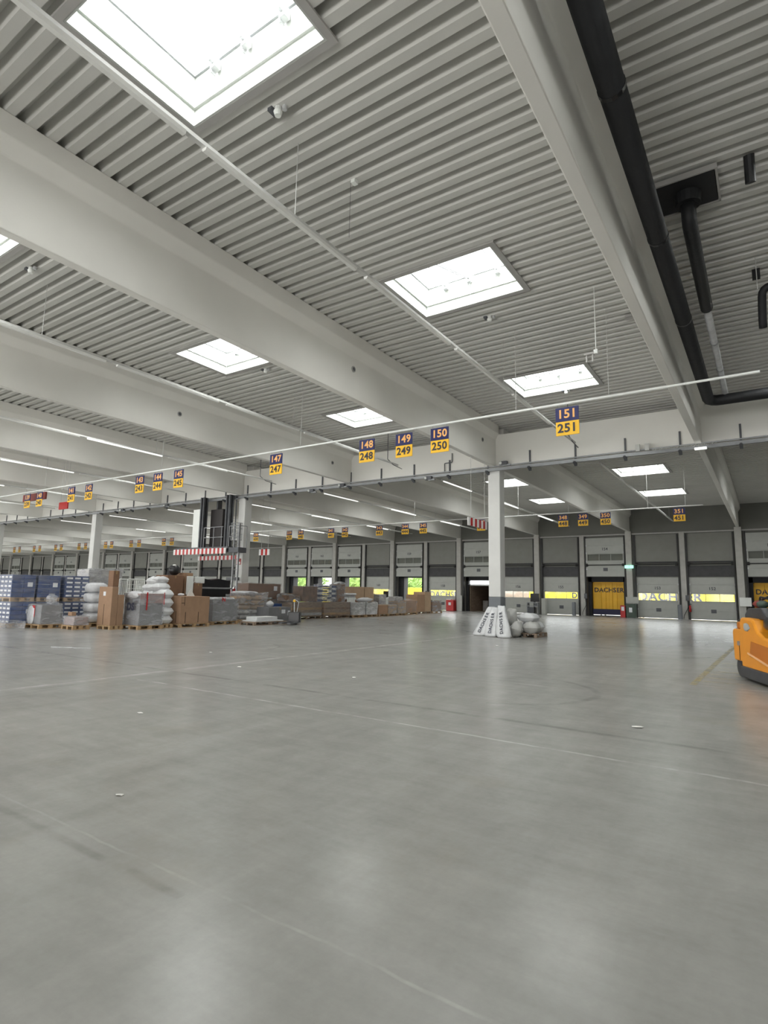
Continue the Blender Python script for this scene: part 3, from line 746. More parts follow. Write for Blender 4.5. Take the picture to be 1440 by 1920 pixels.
# ------------------------------------------------------------------ floor marking and litter
mb = MB()
mb.add([(-1.30, 11.7, .003), (-1.19, 11.7, .003), (-1.0, 23.5, .003), (-1.12, 23.5, .003)], [(0, 1, 2, 3)])
mb.add([(-1.25, 14.05, .003), (2, 14.05, .003), (2, 14.12, .003), (-1.25, 14.12, .003)], [(0, 1, 2, 3)])
for i in range(8): mb.add([(-1.15+.015*i, 12.3+.62*i, .003), (1.8, 12.3+.62*i, .003), (1.8, 12.36+.62*i, .003), (-1.15+.015*i, 12.36+.62*i, .003)], [(0, 1, 2, 3)])
o = mb.build('floor_marking', 'floor_yellow'); st(o)
def scrap(x, y_, w_, d_, rz, lab):
    mb = MB(); n_ = 7
    vs = [(w_/2*math.cos(2*math.pi*i/n_)*random.uniform(.8, 1.1), d_/2*math.sin(2*math.pi*i/n_)*random.uniform(.8, 1.1), random.uniform(.002, .010)) for i in range(n_)]
    vs2 = [(a, b, c+.004) for a, b, c in vs]
    mb.add(vs+vs2, [tuple(range(n_))[::-1], tuple(range(n_, 2*n_))]+[(i, (i+1) % n_, (i+1) % n_+n_, i+n_) for i in range(n_)])
    o = mb.build('paper_scrap', 'paper', loc=(x, y_, .002)); o.rotation_euler = (0, 0, rz); tag(o, lab, 'litter')
scrap(-1.39, 7.46, .15, .11, .2, 'largest white paper scrap lying on the floor in the right foreground')
scrap(-6.22, 8.4, .08, .08, 0, 'white paper scrap on the floor near the centre of the photo')
scrap(-8.75, 8.03, .10, .07, 0, 'white paper scrap on the floor beside the crossing of the pale lines')
scrap(-11.25, 9.4, .09, .05, 0, 'small white paper scrap on the floor nearest the pallets')
scrap(-6.41, 4.35, .09, .04, .3, 'thin white scrap on the floor in the left foreground')
scrap(-6.87, 16.38, .10, .07, 0, 'white scrap on the floor just in front of the white sacks')
scrap(-4.03, 2.62, .07, .04, .6, 'pale curled scrap on the floor at the left, lower in the frame')
mb = MB(); mb.tube([(-14.9, 7.5, .01), (-14.6, 7.55, .02), (-14.4, 7.75, .015), (-14.15, 7.7, .02), (-14.0, 8.0, .01)], .009, 6); tag(mb.build('film_scrap', 'film_white'), 'twisted strip of white plastic film on the floor before the blue crates', 'litter')

# ------------------------------------------------------------------ goods
def pallet_parts(parent, w_, d_, m_='wood', z=0):
    mb = MB()
    nx = 3
    for i in range(nx):
        x0 = -w_ + (w_-.10)*i/(nx-1)
        mb.box(x0, x0+.10, 0, d_, z, z+.022)
        for j in range(3):
            y0 = (d_-.12)*j/2; mb.box(x0, x0+.10, y0, y0+.12, z+.022, z+.10)
    for j in range(3):
        y0 = (d_-.12)*j/2; mb.box(-w_, 0, y0, y0+.12, z+.10, z+.12)
    n_ = max(5, int(w_/.16))
    for i in range(n_):
        x0 = -w_+w_*i/n_; mb.box(x0+.01, x0+w_/n_-.01, 0, d_, z+.12, z+.144)
    return mb.build('pallet', m_, parent)
def pallet(x, y_, w_, d_, lab, m_='wood', group='pallets on the floor'):
    t = pallet_parts(None, w_, d_, m_); t.location = (x, y_, 0); t.name = 'wooden_pallet'
    return tag(t, lab, 'pallet', group)
def lumpy_box(w_, d_, h_, amp=.02, seed=0, n_=7, top=0):
    rnd = random.Random(seed); mb = MB(); ph = [rnd.uniform(0, 6) for _ in range(9)]
    def dsp(x, y_, z):
        a = amp*(math.sin(5*x+ph[0]+3*z)+math.sin(7*y_+ph[1]-4*z)+math.sin(9*z+ph[2]+4*x+3*y_))/2
        cx, cy2 = x+w_/2, y_-d_/2
        k = 1+a/(max(w_, d_)/2)
        zz = z + (top*(math.sin(4*x+ph[3])+math.sin(6*y_+ph[4]))*z/h_ if z > h_*.6 else 0)
        return (cx*k-w_/2, cy2*k+d_/2, zz)
    def grid(f):
        vs = []; fs = []
        for i in range(n_+1):
            for j in range(n_+1): vs.append(dsp(*f(i/n_, j/n_)))
        for i in range(n_):
            for j in range(n_): fs.append((i*(n_+1)+j, (i+1)*(n_+1)+j, (i+1)*(n_+1)+j+1, i*(n_+1)+j+1))
        mb.add(vs, fs)
    grid(lambda a, b: (-w_*a, 0, h_*b)); grid(lambda a, b: (-w_*a, d_, h_*b)); grid(lambda a, b: (0, d_*a, h_*b)); grid(lambda a, b: (-w_, d_*a, h_*b)); grid(lambda a, b: (-w_*a, d_*b, h_)); grid(lambda a, b: (-w_*a, d_*b, 0))
    return mb
def wrapped(x, y_, w_, d_, z0, z1, lab, inner='grey_load', flm='film', grp='stretch-wrapped loads', seed=1, amp=.02, cat='wrapped load', top=0.02, core_bits=None, name='wrapped_load'):
    t = thing(name, lab, cat, (x, y_, z0), 0, grp)
    h_ = z1-z0
    MB().box(-w_+.03, -.03, .03, d_-.03, 0.005, h_-.03).build('goods', inner, t, bevel=.015)
    o = lumpy_box(w_, d_, h_, amp, seed, 9, top).build('stretch_film', flm, t, smooth=True)
    return t
def carton(x, y_, w_, d_, z0, z1, lab, m_='carton', grp='cardboard boxes', slits=False, tape=True, label=False, name='cardboard_box'):
    t = thing(name, lab, 'box', (x, y_, z0), 0, grp)
    h_ = z1-z0
    MB().box(-w_, 0, 0, d_, 0, h_).build('box_body', m_, t, bevel=.012)
    if tape: MB().box(-w_-.002, .002, d_/2-.03, d_/2+.03, h_-.12, h_+.002).build('tape', 'packtape', t)
    if slits:
        mb = MB()
        for yy in (d_*.18, d_*.62): mb.box(0, .004, yy-.012, yy+.012, .03, h_*.42)
        for xx in (-w_*.3,): mb.box(xx-.012, xx+.012, -.004, 0, .03, h_*.45)
        mb.box(0, .004, d_*.13-.01, d_*.13+.01, h_*.66, h_*.98); mb.box(0, .004, d_*.03, d_*.13, h_*.74, h_*.76)
        mb.build('flap_gap', 'slit', t)
    if label: MB().box(.001, .004, d_*.35, d_*.6, h_*.5, h_*.8).build('paper_label', 'tag', t)
    return t

# blue crate stacks, two levels on pallets
def crate_stack(x, y_, w_, d_, z0, z1, lab, nx, ny, nz, tagx, tagy, seed):
    t = thing('blue_crate_stack', lab, 'crate stack', (x, y_, z0), 0, 'wrapped stacks of blue crates')
    pallet_parts(t, w_, d_)
    h_ = z1-z0-.15; ch = h_/nz; cw = w_/nx; cdp = d_/ny
    proto = None
    for k in range(nz):
        for i in range(nx):
            for j in range(ny):
                if 0 < i < nx-1 and 0 < j and k < nz-1 and j < ny-1: continue
                p = (-w_+cw*i+cw/2, cdp*j+cdp/2, .15+ch*k)
                if proto is None:
                    proto = MB().box(-cw/2+.006, cw/2-.006, -cdp/2+.006, cdp/2-.006, 0, ch-.012).box(-cw/2, cw/2, -cdp/2, cdp/2, ch-.05, ch-.012).build('crate', 'crate', t, loc=p)
                    o = proto
                else: o = dup(proto, loc=p, parent=t)
    mbt = MB()
    for k in range(nz):
        z = .15+ch*k+ch*.22
        if tagy:
            for i in range(nx):
                xx = -w_+cw*(i+.5); mbt.box(xx-cw*.33, xx+cw*.33, -.006, -.001, z, z+ch*.42)
        if tagx:
            for j in range(ny):
                yy = cdp*(j+.5); mbt.box(.001, .006, yy-cdp*.36, yy+cdp*.36, z, z+ch*.40)
    if not tagx: mbt.box(.001, .006, d_*.66, d_*.88, h_*.65, h_*.85)
    mbt.build('crate_label', 'tag', t)
    o = lumpy_box(w_+.03, d_+.03, z1-z0+.01, .008, seed, 8, .008).build('stretch_film', 'film_thin', t, smooth=True, loc=(.015, -.015, 0))
    return t
crate_stack(-22.66, 9.85, 1.2, .80, 0, .92, 'lower front stack of blue crates at the left frame edge, labels facing front', 4, 2, 5, False, True, 1)
crate_stack(-22.66, 9.82, 1.2, .80, .93, 1.90, 'upper front stack of blue crates at the left frame edge, white label on its side', 4, 2, 5, False, True, 2)
crate_stack(-22.66, 10.72, 1.2, .80, 0, .92, 'lower middle stack of blue crates, behind the grey wrapped load', 4, 2, 5, False, False, 3)
crate_stack(-22.66, 10.72, 1.2, .80, .93, 1.90, 'upper middle stack of blue crates with a plain side', 4, 2, 5, False, False, 4)
crate_stack(-22.66, 11.72, 1.2, .92, 0, .92, 'lower right stack of blue crates with rows of white labels', 3, 3, 5, True, False, 5)
crate_stack(-22.66, 11.72, 1.2, .92, .93, 1.92, 'upper right stack of blue crates with rows of white labels', 3, 3, 5, True, False, 6)
o = lumpy_box(.9, .62, .25, .05, 12, 9, .03).build('plastic_film_heap', 'film', smooth=True, loc=(-22.0, 9.45, .004)); tag(o, 'crumpled clear film heap on the floor before the front blue crates', 'plastic film')

pallet(-21.55, 10.35, 1.1, .85, 'wooden pallet under the grey wrapped load before the blue crates')
t = wrapped(-21.6, 10.4, 1.0, .76, .146, .86, 'low grey wrapped load with red and white label before the blue crates', 'grey_load', 'film', seed=3, top=.03)
MB().box(-.62, -.42, -.012, -.006, .25, .66).build('red_label', 'red', t); MB().box(-.58, -.46, -.016, -.012, .34, .56).build('white_label', 'tag', t)
mb = MB(); mb.blob((-.70, -.005, .3), (.25, .02, .34), 12, 8, 2.5, .05, 3); mb.build('loose_film', 'film_white', t, smooth=True)
o = MB().blob((0, 0, .17), (.24, .17, .18), 12, 10, 2.2, .18, 6).build('film_bundle', 'film', smooth=True, loc=(-21.75, 10.8, .87)); tag(o, 'crumpled bundle of clear film standing on the low grey wrapped load', 'film bundle')

pallet(-20.4, 10.95, .8, .6, 'wooden pallet under the low pinkish wrapped stack')
t = wrapped(-20.42, 10.97, .76, .56, .146, .46, 'low pinkish wrapped stack beside the grey wrapped load', 'pink_load', 'film', seed=4, amp=.015)
o = carton(-20.75, 11.05, .26, .16, .465, .60, 'small open cardboard box on the low pinkish stack', 'carton', tape=False)

t = thing('wrapped_roll_stack', 'stack of silvery wrapped rolls beside the tallest cardboard box', 'wrapped rolls', (-21.8, 12.45, 0), 0)
pallet_parts(t, .8, .8).location = (.4, -.4, 0)
for k in range(4):
    MB().blob((random.uniform(-.03, .03), 0, .16+.19+.375*k), (.36, .36, .20), 18, 8, 3.2, .03, k+30).build('roll', 'film_white', t, smooth=True)
mb = MB()
for zz in (.55, .9, 1.3):
    for i in range(14):
        a0, a1 = 2*math.pi*i/14, 2*math.pi*(i+1)/14; mb.cyl((.38*math.cos(a0), .38*math.sin(a0), zz), (.38*math.cos(a1), .38*math.sin(a1), zz), .010, 4)
mb.build('strap', 'dark_steel', t)

pallet(-19.66, 11.86, .84, .50, 'wooden pallet under the tallest cardboard box')
t = carton(-19.68, 11.86, .84, .24, .146, 1.52, 'tallest cardboard box of the left group, with a smaller box on top', 'carton', tape=False)
MB().box(-.46, -.44, -.004, 0, .02, .75).build('flap_gap', 'slit', t); MB().box(-.55, -.40, -.006, -.001, 1.05, 1.2).build('paper_label', 'tag', t)
carton(-19.68, 12.11, .84, .24, .146, 1.24, 'cardboard box pressed against the back of the tallest one', 'carton', tape=False)
carton(-19.70, 11.87, .32, .23, 1.525, 2.1, 'dark brown box standing on top of the tallest cardboard box', 'carton_dark')

# DS load
pallet(-19.08, 12.58, 1.04, 1.04, 'wooden pallet under the wrapped load marked DS')
t = wrapped(-19.1, 12.6, 1.02, 1.02, .146, 1.27, 'tall grey wrapped load with DS written in black on its film', 'grey_load', 'film', seed=9, amp=.025, top=.03)
MB().box(-.95, -.02, .03, 1.0, .80, 1.15).build('top_cartons', 'pink_load', t)
o = text('DS', .36, 'ink', t, (-.42, -.085, .66), name='marker_writing', bold=.05)
MB().blob((-.55, .16, 1.08), (.46, .20, .16), 16, 9, 2.3, .1, 5).build('loose_film', 'film_white', t, smooth=True)
MB().box(.028, .034, .25, .30, .55, 1.2).box(.028, .034, .98, 1.01, .75, 1.2).build('red_strap', 'red', t)
# white foil sacks
t = thing('white_sack_stack', 'tall pile of white plastic wrapped sacks behind the load marked DS', 'sack pile', (-20.1, 14.0, 0), 0)
pallet_parts(t, 1.5, .5).location = (.75, -.25, 0)
k = 0
for (x, y_, z, rx_, rz_) in ((-.35, 0, .3, .42, .18), (.35, 0, .3, .40, .18), (-.35, 0, .62, .42, .18), (.38, .02, .62, .38, .18), (-.35, 0, .95, .42, .18), (.36, 0, .95, .38, .19), (-.32, 0, 1.25, .42, .18), (.34, .03, 1.27, .36, .18),
                         (-.30, 0, 1.52, .40, .16), (.12, .0, 1.55, .34, .16), (-.1, 0, 1.78, .40, .15), (.15, 0, 1.85, .2, .10)):
    k += 1
    pillow(MB(), rx_, .30, rz_*1.15, k).build('white_sack', 'sack', t, smooth=True, loc=(x, y_, z))
# big carton
pallet(-19.17, 14.42, .9, 1.45, 'wooden pallet under the big brown carton with flap gaps')
t = carton(-19.19, 14.43, .85, 1.40, .146, 1.21, 'big brown carton with dark flap gaps right of the white sacks', 'carton', slits=True, tape=False)
o = MB().prism([(14.9, 1.215), (15.3, 1.215), (15.1, 1.50)], 'X', -19.5, -19.485).build('paper_sheet', 'paper'); tag(o, 'white triangular paper standing on the big brown carton', 'paper')
o = MB().blob((-19.5, 14.65, 1.27), (.16, .12, .055), 12, 6, 2, .1).build('paper_bundle', 'film_white', smooth=True); tag(o, 'crumpled white film lying on the left end of the big brown carton', 'plastic film')
# behind it
pallet(-20.95, 15.0, 1.0, 1.9, 'wooden pallet under the cartons behind the big brown carton')
carton(-21, 15.05, .8, .80, .146, 2.06, 'tall brown carton standing behind the white sacks', 'carton_dark')
carton(-21.05, 15.95, .6, .42, .146, 2.19, 'tall narrow carton behind the big brown one', 'carton')
carton(-21, 16.42, .7, .45, .146, 1.76, 'small brown carton right of the tall narrow carton', 'carton_dark')
o = MB().box(-21.0, -20.9, 16.0, 16.3, 1.25, 2.05).build('foam_sheet', 'white', bevel=.01); tag(o, 'narrow white foam panel leaning upright on the cartons', 'foam panel')
o = MB().box(-21.65, -21.02, 16.5, 16.8, 1.24, 1.30).build('foam_block', 'sack', bevel=.01)
tag(o, 'flat white foam block on the cartons behind the big brown one', 'foam block')
o.location = (0, 0, .52)
t = thing('black_ball', 'shiny black wrapped ball with a white cap on the tall brown carton', 'wrapped ball', (-21.35, 15.6, 2.07), 0)
MB().blob((0, 0, .22), (.24, .24, .24), 16, 12, 2).build('ball', 'black_plastic', t, smooth=True); MB().blob((.06, -.04, .42), (.09, .08, .045), 12, 6).build('white_cap', 'paper', t, smooth=True)
# mesh trolley and clear wrapped load
t = thing('mesh_trolley', 'white wire mesh roll container between the tall box and the white sacks', 'roll container', (-22.5, 14.2, 0), 0)
mb = MB()
for yy in [i*.1 for i in range(9)]: mb.cyl((0, yy, .15), (0, yy, 1.8), .008, 5)
for zz in [.15+.165*i for i in range(11)]: mb.cyl((0, 0, zz), (0, .8, zz), .008, 5)
for xx in [-.12*i for i in range(6)]: mb.cyl((xx, 0, .15), (xx, 0, 1.8), .008, 5); mb.cyl((xx, .8, .15), (xx, .8, 1.8), .008, 5)
mb.build('mesh', 'white', t)
mb = MB(); mb.tube([(0, 0, .1), (0, 0, 1.86), (0, .8, 1.86), (0, .8, .1)], .022, 8); mb.tube([(-.6, 0, .1), (-.6, 0, 1.86), (-.6, .8, 1.86), (-.6, .8, .1)], .022, 8); mb.box(-.62, .02, 0, .8, .10, .14)
mb.build('frame', 'white', t)
for (xx, yy) in ((0, 0), (-.6, 0), (0, .8), (-.6, .8)): MB().cyl((xx, yy-.015, .05), (xx, yy+.015, .05), .05, 12).build('castor', 'rubber', t)
pallet(-23.4, 13.0, 1.0, 1.6, 'wooden pallet under the clear wrapped load behind the rolls')
wrapped(-23.45, 13.02, .95, 1.55, .146, 2.26, 'tall clear wrapped load behind the rolls and the tallest box', 'pale_load', 'film', seed=15, top=.03, amp=.04)
# black roll container
t = thing('black_bin', 'large black bin with a glossy film lid behind the grey load with red letter', 'bin', (-22.0, 17.55, 0), 0)
MB().prism([(0, .12), (1.78, .12), (1.82, 1.55), (-.04, 1.55)], 'X', -1.0, 0).build('bin_body', 'black_plastic', t, bevel=.02)
MB().box(-1.03, .03, -.06, 1.84, 1.52, 1.60).build('rim', 'steel', t, bevel=.01)
lb = lumpy_box(1.0, 1.75, .36, .03, 21, 9, .03); lb.build('film_lid', 'black_plastic', t, smooth=True, loc=(0, .02, 1.60))
for (xx, yy) in ((-.1, .15), (-.9, .15), (-.1, 1.65), (-.9, 1.65)): MB().cyl((xx, yy-.02, .06), (xx, yy+.02, .06), .06, 12).build('castor', 'rubber', t)
# grey N
pallet(-19.79, 16.5, .84, 1.45, 'wooden pallet under the grey wrapped load with red letter')
t = wrapped(-19.81, 16.52, .8, 1.42, .146, 1.07, 'grey wrapped load with a red letter N on its white top film', 'grey_load', 'film', seed=23, top=.03)
MB().blob((-.4, .7, .96), (.42, .72, .07), 18, 8, 3, .06, 8).build('top_film', 'film_thick', t, smooth=True)
text('N', .24, 'red', t, (.035, .55, .92), math.pi/2, name='red_letter', bold=.03)
# small things behind (white screens, yellow bucket)
o = MB().box(-22.4, -22.35, 16.55, 17.1, 1.76, 2.05).build('white_screen', 'white', bevel=.03); o.location = (1.2, 0, 0)
tag(o, 'rounded white panel standing on the small brown carton', 'panel')
# clear brown bag load
pallet(-20.34, 18.5, 1.0, 1.75, 'wooden pallet under the brown paper sacks right of the column')
t = thing('sack_load', 'load of brown paper sacks under clear film right of the platform column', 'sack load', (-20.36, 18.53, .146), 0)
for k in range(5):
    for j in range(2):
        MB().blob((-.5+random.uniform(-.03, .03), .44+.86*j, .12+.215*k), (.50, .45, .13), 14, 8, 3, .05, k*3+j).build('paper_sack', 'carton_pale' if k > 1 else 'pale_load', t, smooth=True)
lumpy_box(1.04, 1.75, 1.2, .04, 33, 10, .04).build('stretch_film', 'film', t, smooth=True, loc=(.02, 0, 0))
MB().blob((-.5, .7, 1.22), (.48, .7, .09), 16, 7, 2.6, .1, 3).build('top_film', 'film_white', t, smooth=True)
# low pallet with white slabs + pallet truck + boxes
pallet(-18.45, 17.65, .9, 2.0, 'low dark pallet with white slabs on it', 'wood_dark')
o = MB().box(-.85, -.02, .05, 1.75, 0, .05).build('white_slab', 'sack', bevel=.01, loc=(-18.45, 17.7, .146)); tag(o, 'larger white slab lying on the low dark pallet', 'slab', 'white slabs')
o = MB().box(-.78, -.1, .2, 1.45, 0, .15).build('white_slab', 'sack', bevel=.02, loc=(-18.45, 17.7, .198)); tag(o, 'thicker white wrapped slab on top of the larger one', 'slab', 'white slabs')
o = MB().box(-.5, 0, 0, .55, 0, .86).build('blue_box', 'crate', bevel=.02, loc=(-20.45, 20.85, 0)); tag(o, 'dark blue upright box left of the grey labelled carton', 'box')
t = carton(-19.58, 19.62, .8, 1.5, 0.0, .72, 'grey labelled carton standing behind the white slabs', 'grey_load', tape=True, label=False, grp=None)
MB().box(.001, .005, .85, 1.1, .42, .6).box(.001, .005, 1.28, 1.45, .32, .55).build('paper_label', 'tag', t)
o = MB().blob((0, 0, .14), (.2, .22, .16), 12, 8, 1.6, .1, 3).build('film_cone', 'film_white', smooth=True, loc=(-20.0, 20.1, .72)); tag(o, 'peaked bit of white film on the grey labelled carton', 'plastic film')
t = thing('pallet_truck', 'small dark hand pallet truck with upright handle beside the white slabs', 'pallet truck', (-18.05, 19.6, 0), math.radians(20))
MB().box(-.28, -.12, -.9, .15, .06, .12).box(.12, .28, -.9, .15, .06, .12).build('fork', 'dark_steel', t)
MB().box(-.28, .28, .1, .35, .08, .55).build('pump_housing', 'black_plastic', t, bevel=.03)
MB().tube([(-.05, .3, .4), (-.12, .42, 1.0), (-.12, .42, 1.12)], .025, 8).tube([(.05, .3, .4), (.1, .42, 1.0), (-.12, .42, 1.12)], .018, 8).build('handle', 'galv', t)
MB().box(-.16, -.06, .36, .46, 1.0, 1.1).build('grip', 'sign_yellow', t)
MB().cyl((-.1, .28, .09), (.1, .28, .09), .09, 14).build('wheel', 'rubber', t)

# wooden banded crates
def banded(x, y_, d_, lab, seed, bands):
    t = thing('banded_crate', lab, 'crate', (x, y_, 0), 0, 'long banded crates')
    pallet_parts(t, 1.1, d_, 'wood_dark')
    mb = MB(); z = .15
    h_ = .76
    mb.box(-1.1, 0, 0, d_, .146, .90); mb.build('crate_body', 'wood_dark', t, bevel=.01)
    for (za, zb, mm) in bands: MB().box(.001, .016, .02, d_-.02, za, zb).box(-1.08, -.02, -.014, -.001, za, zb).build('board', mm, t)
    lumpy_box(1.13, d_+.02, .74, .012, seed, 8, .01).build('stretch_film', 'film_thin', t, smooth=True, loc=(.02, -.01, .18))
    return t
banded(-21.03, 22.77, 2.42, 'long grey brown banded crate, left of the two', 41, [(.50, .62, 'wood'), (.2, .34, 'pale_load')])
banded(-20.95, 25.34, 2.38, 'long grey brown banded crate, right of the two', 42, [(.20, .32, 'wood'), (.52, .60, 'brown_load')])
# brown goods behind, left pile
pallet(-22.2, 20.7, .9, 2.45, 'wooden pallet under the brown wrapped goods right of the column', 'wood_dark')
wrapped(-22.2, 20.72, .88, 2.4, .146, 1.06, 'lower brown wrapped goods right of the platform column', 'brown_load', 'film', seed=51, amp=.05, top=.04)
t = wrapped(-22.2, 20.72, .88, 2.4, 1.13, 1.88, 'upper brown wrapped goods with a white label right of the column', 'carton_dark', 'film_thin', seed=52, amp=.02, top=.02)
MB().box(.02, .03, 1.8, 2.05, .36, .6).build('paper_label', 'tag', t)
carton(-22.3, 23.35, .8, .95, .0, 1.37, 'brown carton behind the left banded crate', 'carton_dark', label=False)
wrapped(-21.4, 22.7, .7, 1.1, .93, 1.30, 'small clear wrapped pile on the left end of the banded crate', 'brown_load', 'film', seed=53, amp=.05, top=.05)
t = wrapped(-21.4, 23.98, .8, 1.28, .93, 1.80, 'brown wrapped carton load on top of the left banded crate', 'brown_load', 'film_thin', seed=54, amp=.01)
t = thing('bottle_pack', 'blue and white wrapped bottle load on top of the right banded crate', 'wrapped load', (-21.4, 25.70, .93), 0)
for k in range(7):
    for j in range(3): MB().box(-.7, 0, .41*j+.02, .41*j+.37, .135*k, .135*k+.115).build('carton_layer', 'tag' if (k+j) % 2 else 'crate', t, bevel=.01)
lumpy_box(.76, 1.22, .98, .02, 55, 8, .02).build('stretch_film', 'film', t, smooth=True, loc=(.02, 0, 0))
wrapped(-21.35, 26.98, .7, .75, .93, 1.98, 'tall pinkish brown wrapped load on the right end of the banded crate', 'carton_dark', 'film', seed=56, amp=.05, top=.08)
# pipes bundle
pallet(-21.95, 28.0, .9, 2.2, 'wooden pallet under the grey pipes and behind the white wrapped pair', 'wood_dark')
carton(-21.95, 28.05, .8, 2.0, .146, 1.0, 'low carton carrying the bundle of grey pipes', 'carton_dark')
PI_ = None
for k, (xx, zz) in enumerate(((0, 0), (.16, 0), (.32, 0), (.08, .14), (.24, .14), (.16, .28), (.32, .28), (0, .28))):
    if PI_ is None:
        PI_ = MB().cyl((0, 0, 0), (0, 1.9, 0), .075, 12).build('grey_pipe', 'galv', smooth=True); tag(PI_, 'one of the alike grey pipes bundled behind the pale wrapped loads', 'pipe', 'bundled grey pipes'); o = PI_
    else: o = dup(PI_)
    o.location = (-22.55+xx, 28.05, 1.08+zz)
mb = MB(); mb.box(-21.9, -21.3, 28.1, 28.9, .86, .88)
mb = MB()
for j in range(6): mb.box(-21.5, -21.46, 28.1+.14*j, 28.18+.14*j, .9, 1.15)
mb.box(-21.9, -21.46, 28.05, 28.95, 1.15, 1.17)
mb.box(-21.9, -21.46, 28.05, 28.95, .88, .9)
tag(mb.build('white_rack', 'white'), 'low white slatted rack before the grey pipes', 'rack')
# white wraps
pallet(-20.75, 27.8, 1.0, 1.25, 'wooden pallet under the left white wrapped load')
wrapped(-20.75, 27.82, 1.0, 1.2, .146, .86, 'left one of two pale wrapped loads right of the banded crates', 'pale_load', 'film_thick', seed=61, top=.03)
pallet(-20.75, 29.1, 1.0, 1.25, 'wooden pallet under the right white wrapped load')
wrapped(-20.75, 29.12, 1.0, 1.2, .146, .86, 'right one of two pale wrapped loads right of the banded crates', 'pale_load', 'film_thick', seed=62, top=.05)
o = MB().blob((0, 0, .12), (.4, .7, .14), 16, 8, 2, .15, 5).build('film_heap', 'film_white', smooth=True, loc=(-21.1, 29.4, .92)); tag(o, 'heap of white film on the pale wrapped loads', 'plastic film')
# large cartons behind
pallet(-22.9, 30.3, .9, 2.2, 'wooden pallet under the two large plain cartons at the back', 'wood_dark')
carton(-22.95, 30.75, .8, 1.15, .146, 1.86, 'left one of two large plain cartons standing at the back of the row', 'carton_pale')
carton(-22.95, 31.95, .8, 1.1, .146, 1.86, 'right one of two large plain cartons standing at the back of the row', 'carton_pale')
wrapped(-22.6, 33.2, .8, .9, 0, 1.40, 'pale wrapped stack beside the dark monitor', 'pale_load', 'film', seed=63)
t = thing('monitor_desk', 'white work desk with a dark monitor standing behind the small cartons', 'work desk', (-22.8, 34.2, 0), 0)
MB().box(-.6, 0, 0, 1.2, 1.05, 1.10).box(-.6, -.55, 0, .05, 0, 1.05).box(-.05, 0, 0, .05, 0, 1.05).box(-.05, 0, 1.15, 1.2, 0, 1.05).box(-.6, -.55, 1.15, 1.2, 0, 1.05).build('desk', 'white', t)
MB().box(-.3, -.25, .25, .85, 1.18, 1.62).box(-.29, -.26, .5, .6, 1.1, 1.2).build('monitor', 'black_plastic', t, bevel=.01)
MB().box(-.4, -.2, 1.0, 1.15, 1.1, 1.72).build('white_tower', 'white', t)
# cartons right end
pallet(-20.76, 30.5, .9, 2.2, 'wooden pallet under the pair of small cartons')
carton(-20.78, 30.52, .8, 1.05, .146, .72, 'left small carton of the pair right of the pale wrapped loads', 'carton')
t = wrapped(-20.78, 31.62, .8, 1.08, .146, .74, 'right wrapped carton of the pair right of the pale wrapped loads', 'carton_pale', 'film', seed=66)
pallet(-20.9, 32.95, .8, 1.1, 'wooden pallet under the wrapped carton before the work desk')
wrapped(-20.9, 32.97, .8, 1.05, .146, .97, 'wrapped carton stack before the work desk', 'carton_pale', 'film', seed=67)
o = wrapped(-21.2, 33.1, .6, 1.0, .99, 1.27, 'flat grey wrapped pack on the carton stack before the work desk', 'pale_load', 'film', seed=68)
pallet(-21.28, 34.6, .9, 1.6, 'wooden pallet under the loose brown carton stack')
wrapped(-21.3, 34.65, .85, 1.5, .146, 1.03, 'loose brown carton stack right of the work desk', 'carton', 'film_thin', seed=69, amp=.06, top=.05)
t = carton(-21.8, 37.1, 1.0, 1.05, .146, 1.42, 'left half of the tallest carton at the right end of the row', 'carton', tape=False)
carton(-21.8, 38.17, 1.0, .95, .146, 1.63, 'right taller half of the tallest carton at the right end of the row', 'carton_pale', tape=False)
pallet(-21.78, 37.1, 1.0, 2.0, 'dark pallet under the tallest carton at the right end', 'wood_dark'); 
pallet(-21.8, 39.35, .9, 1.6, 'wooden pallet at the very right end of the goods row')
t = carton(-21.82, 39.37, .85, 1.5, .146, .98, 'last wrapped brown carton at the right end of the goods row', 'carton_dark')
lumpy_box(.9, 1.54, .86, .015, 71, 8, .01).build('stretch_film', 'film', t, smooth=True, loc=(.02, 0, 0))

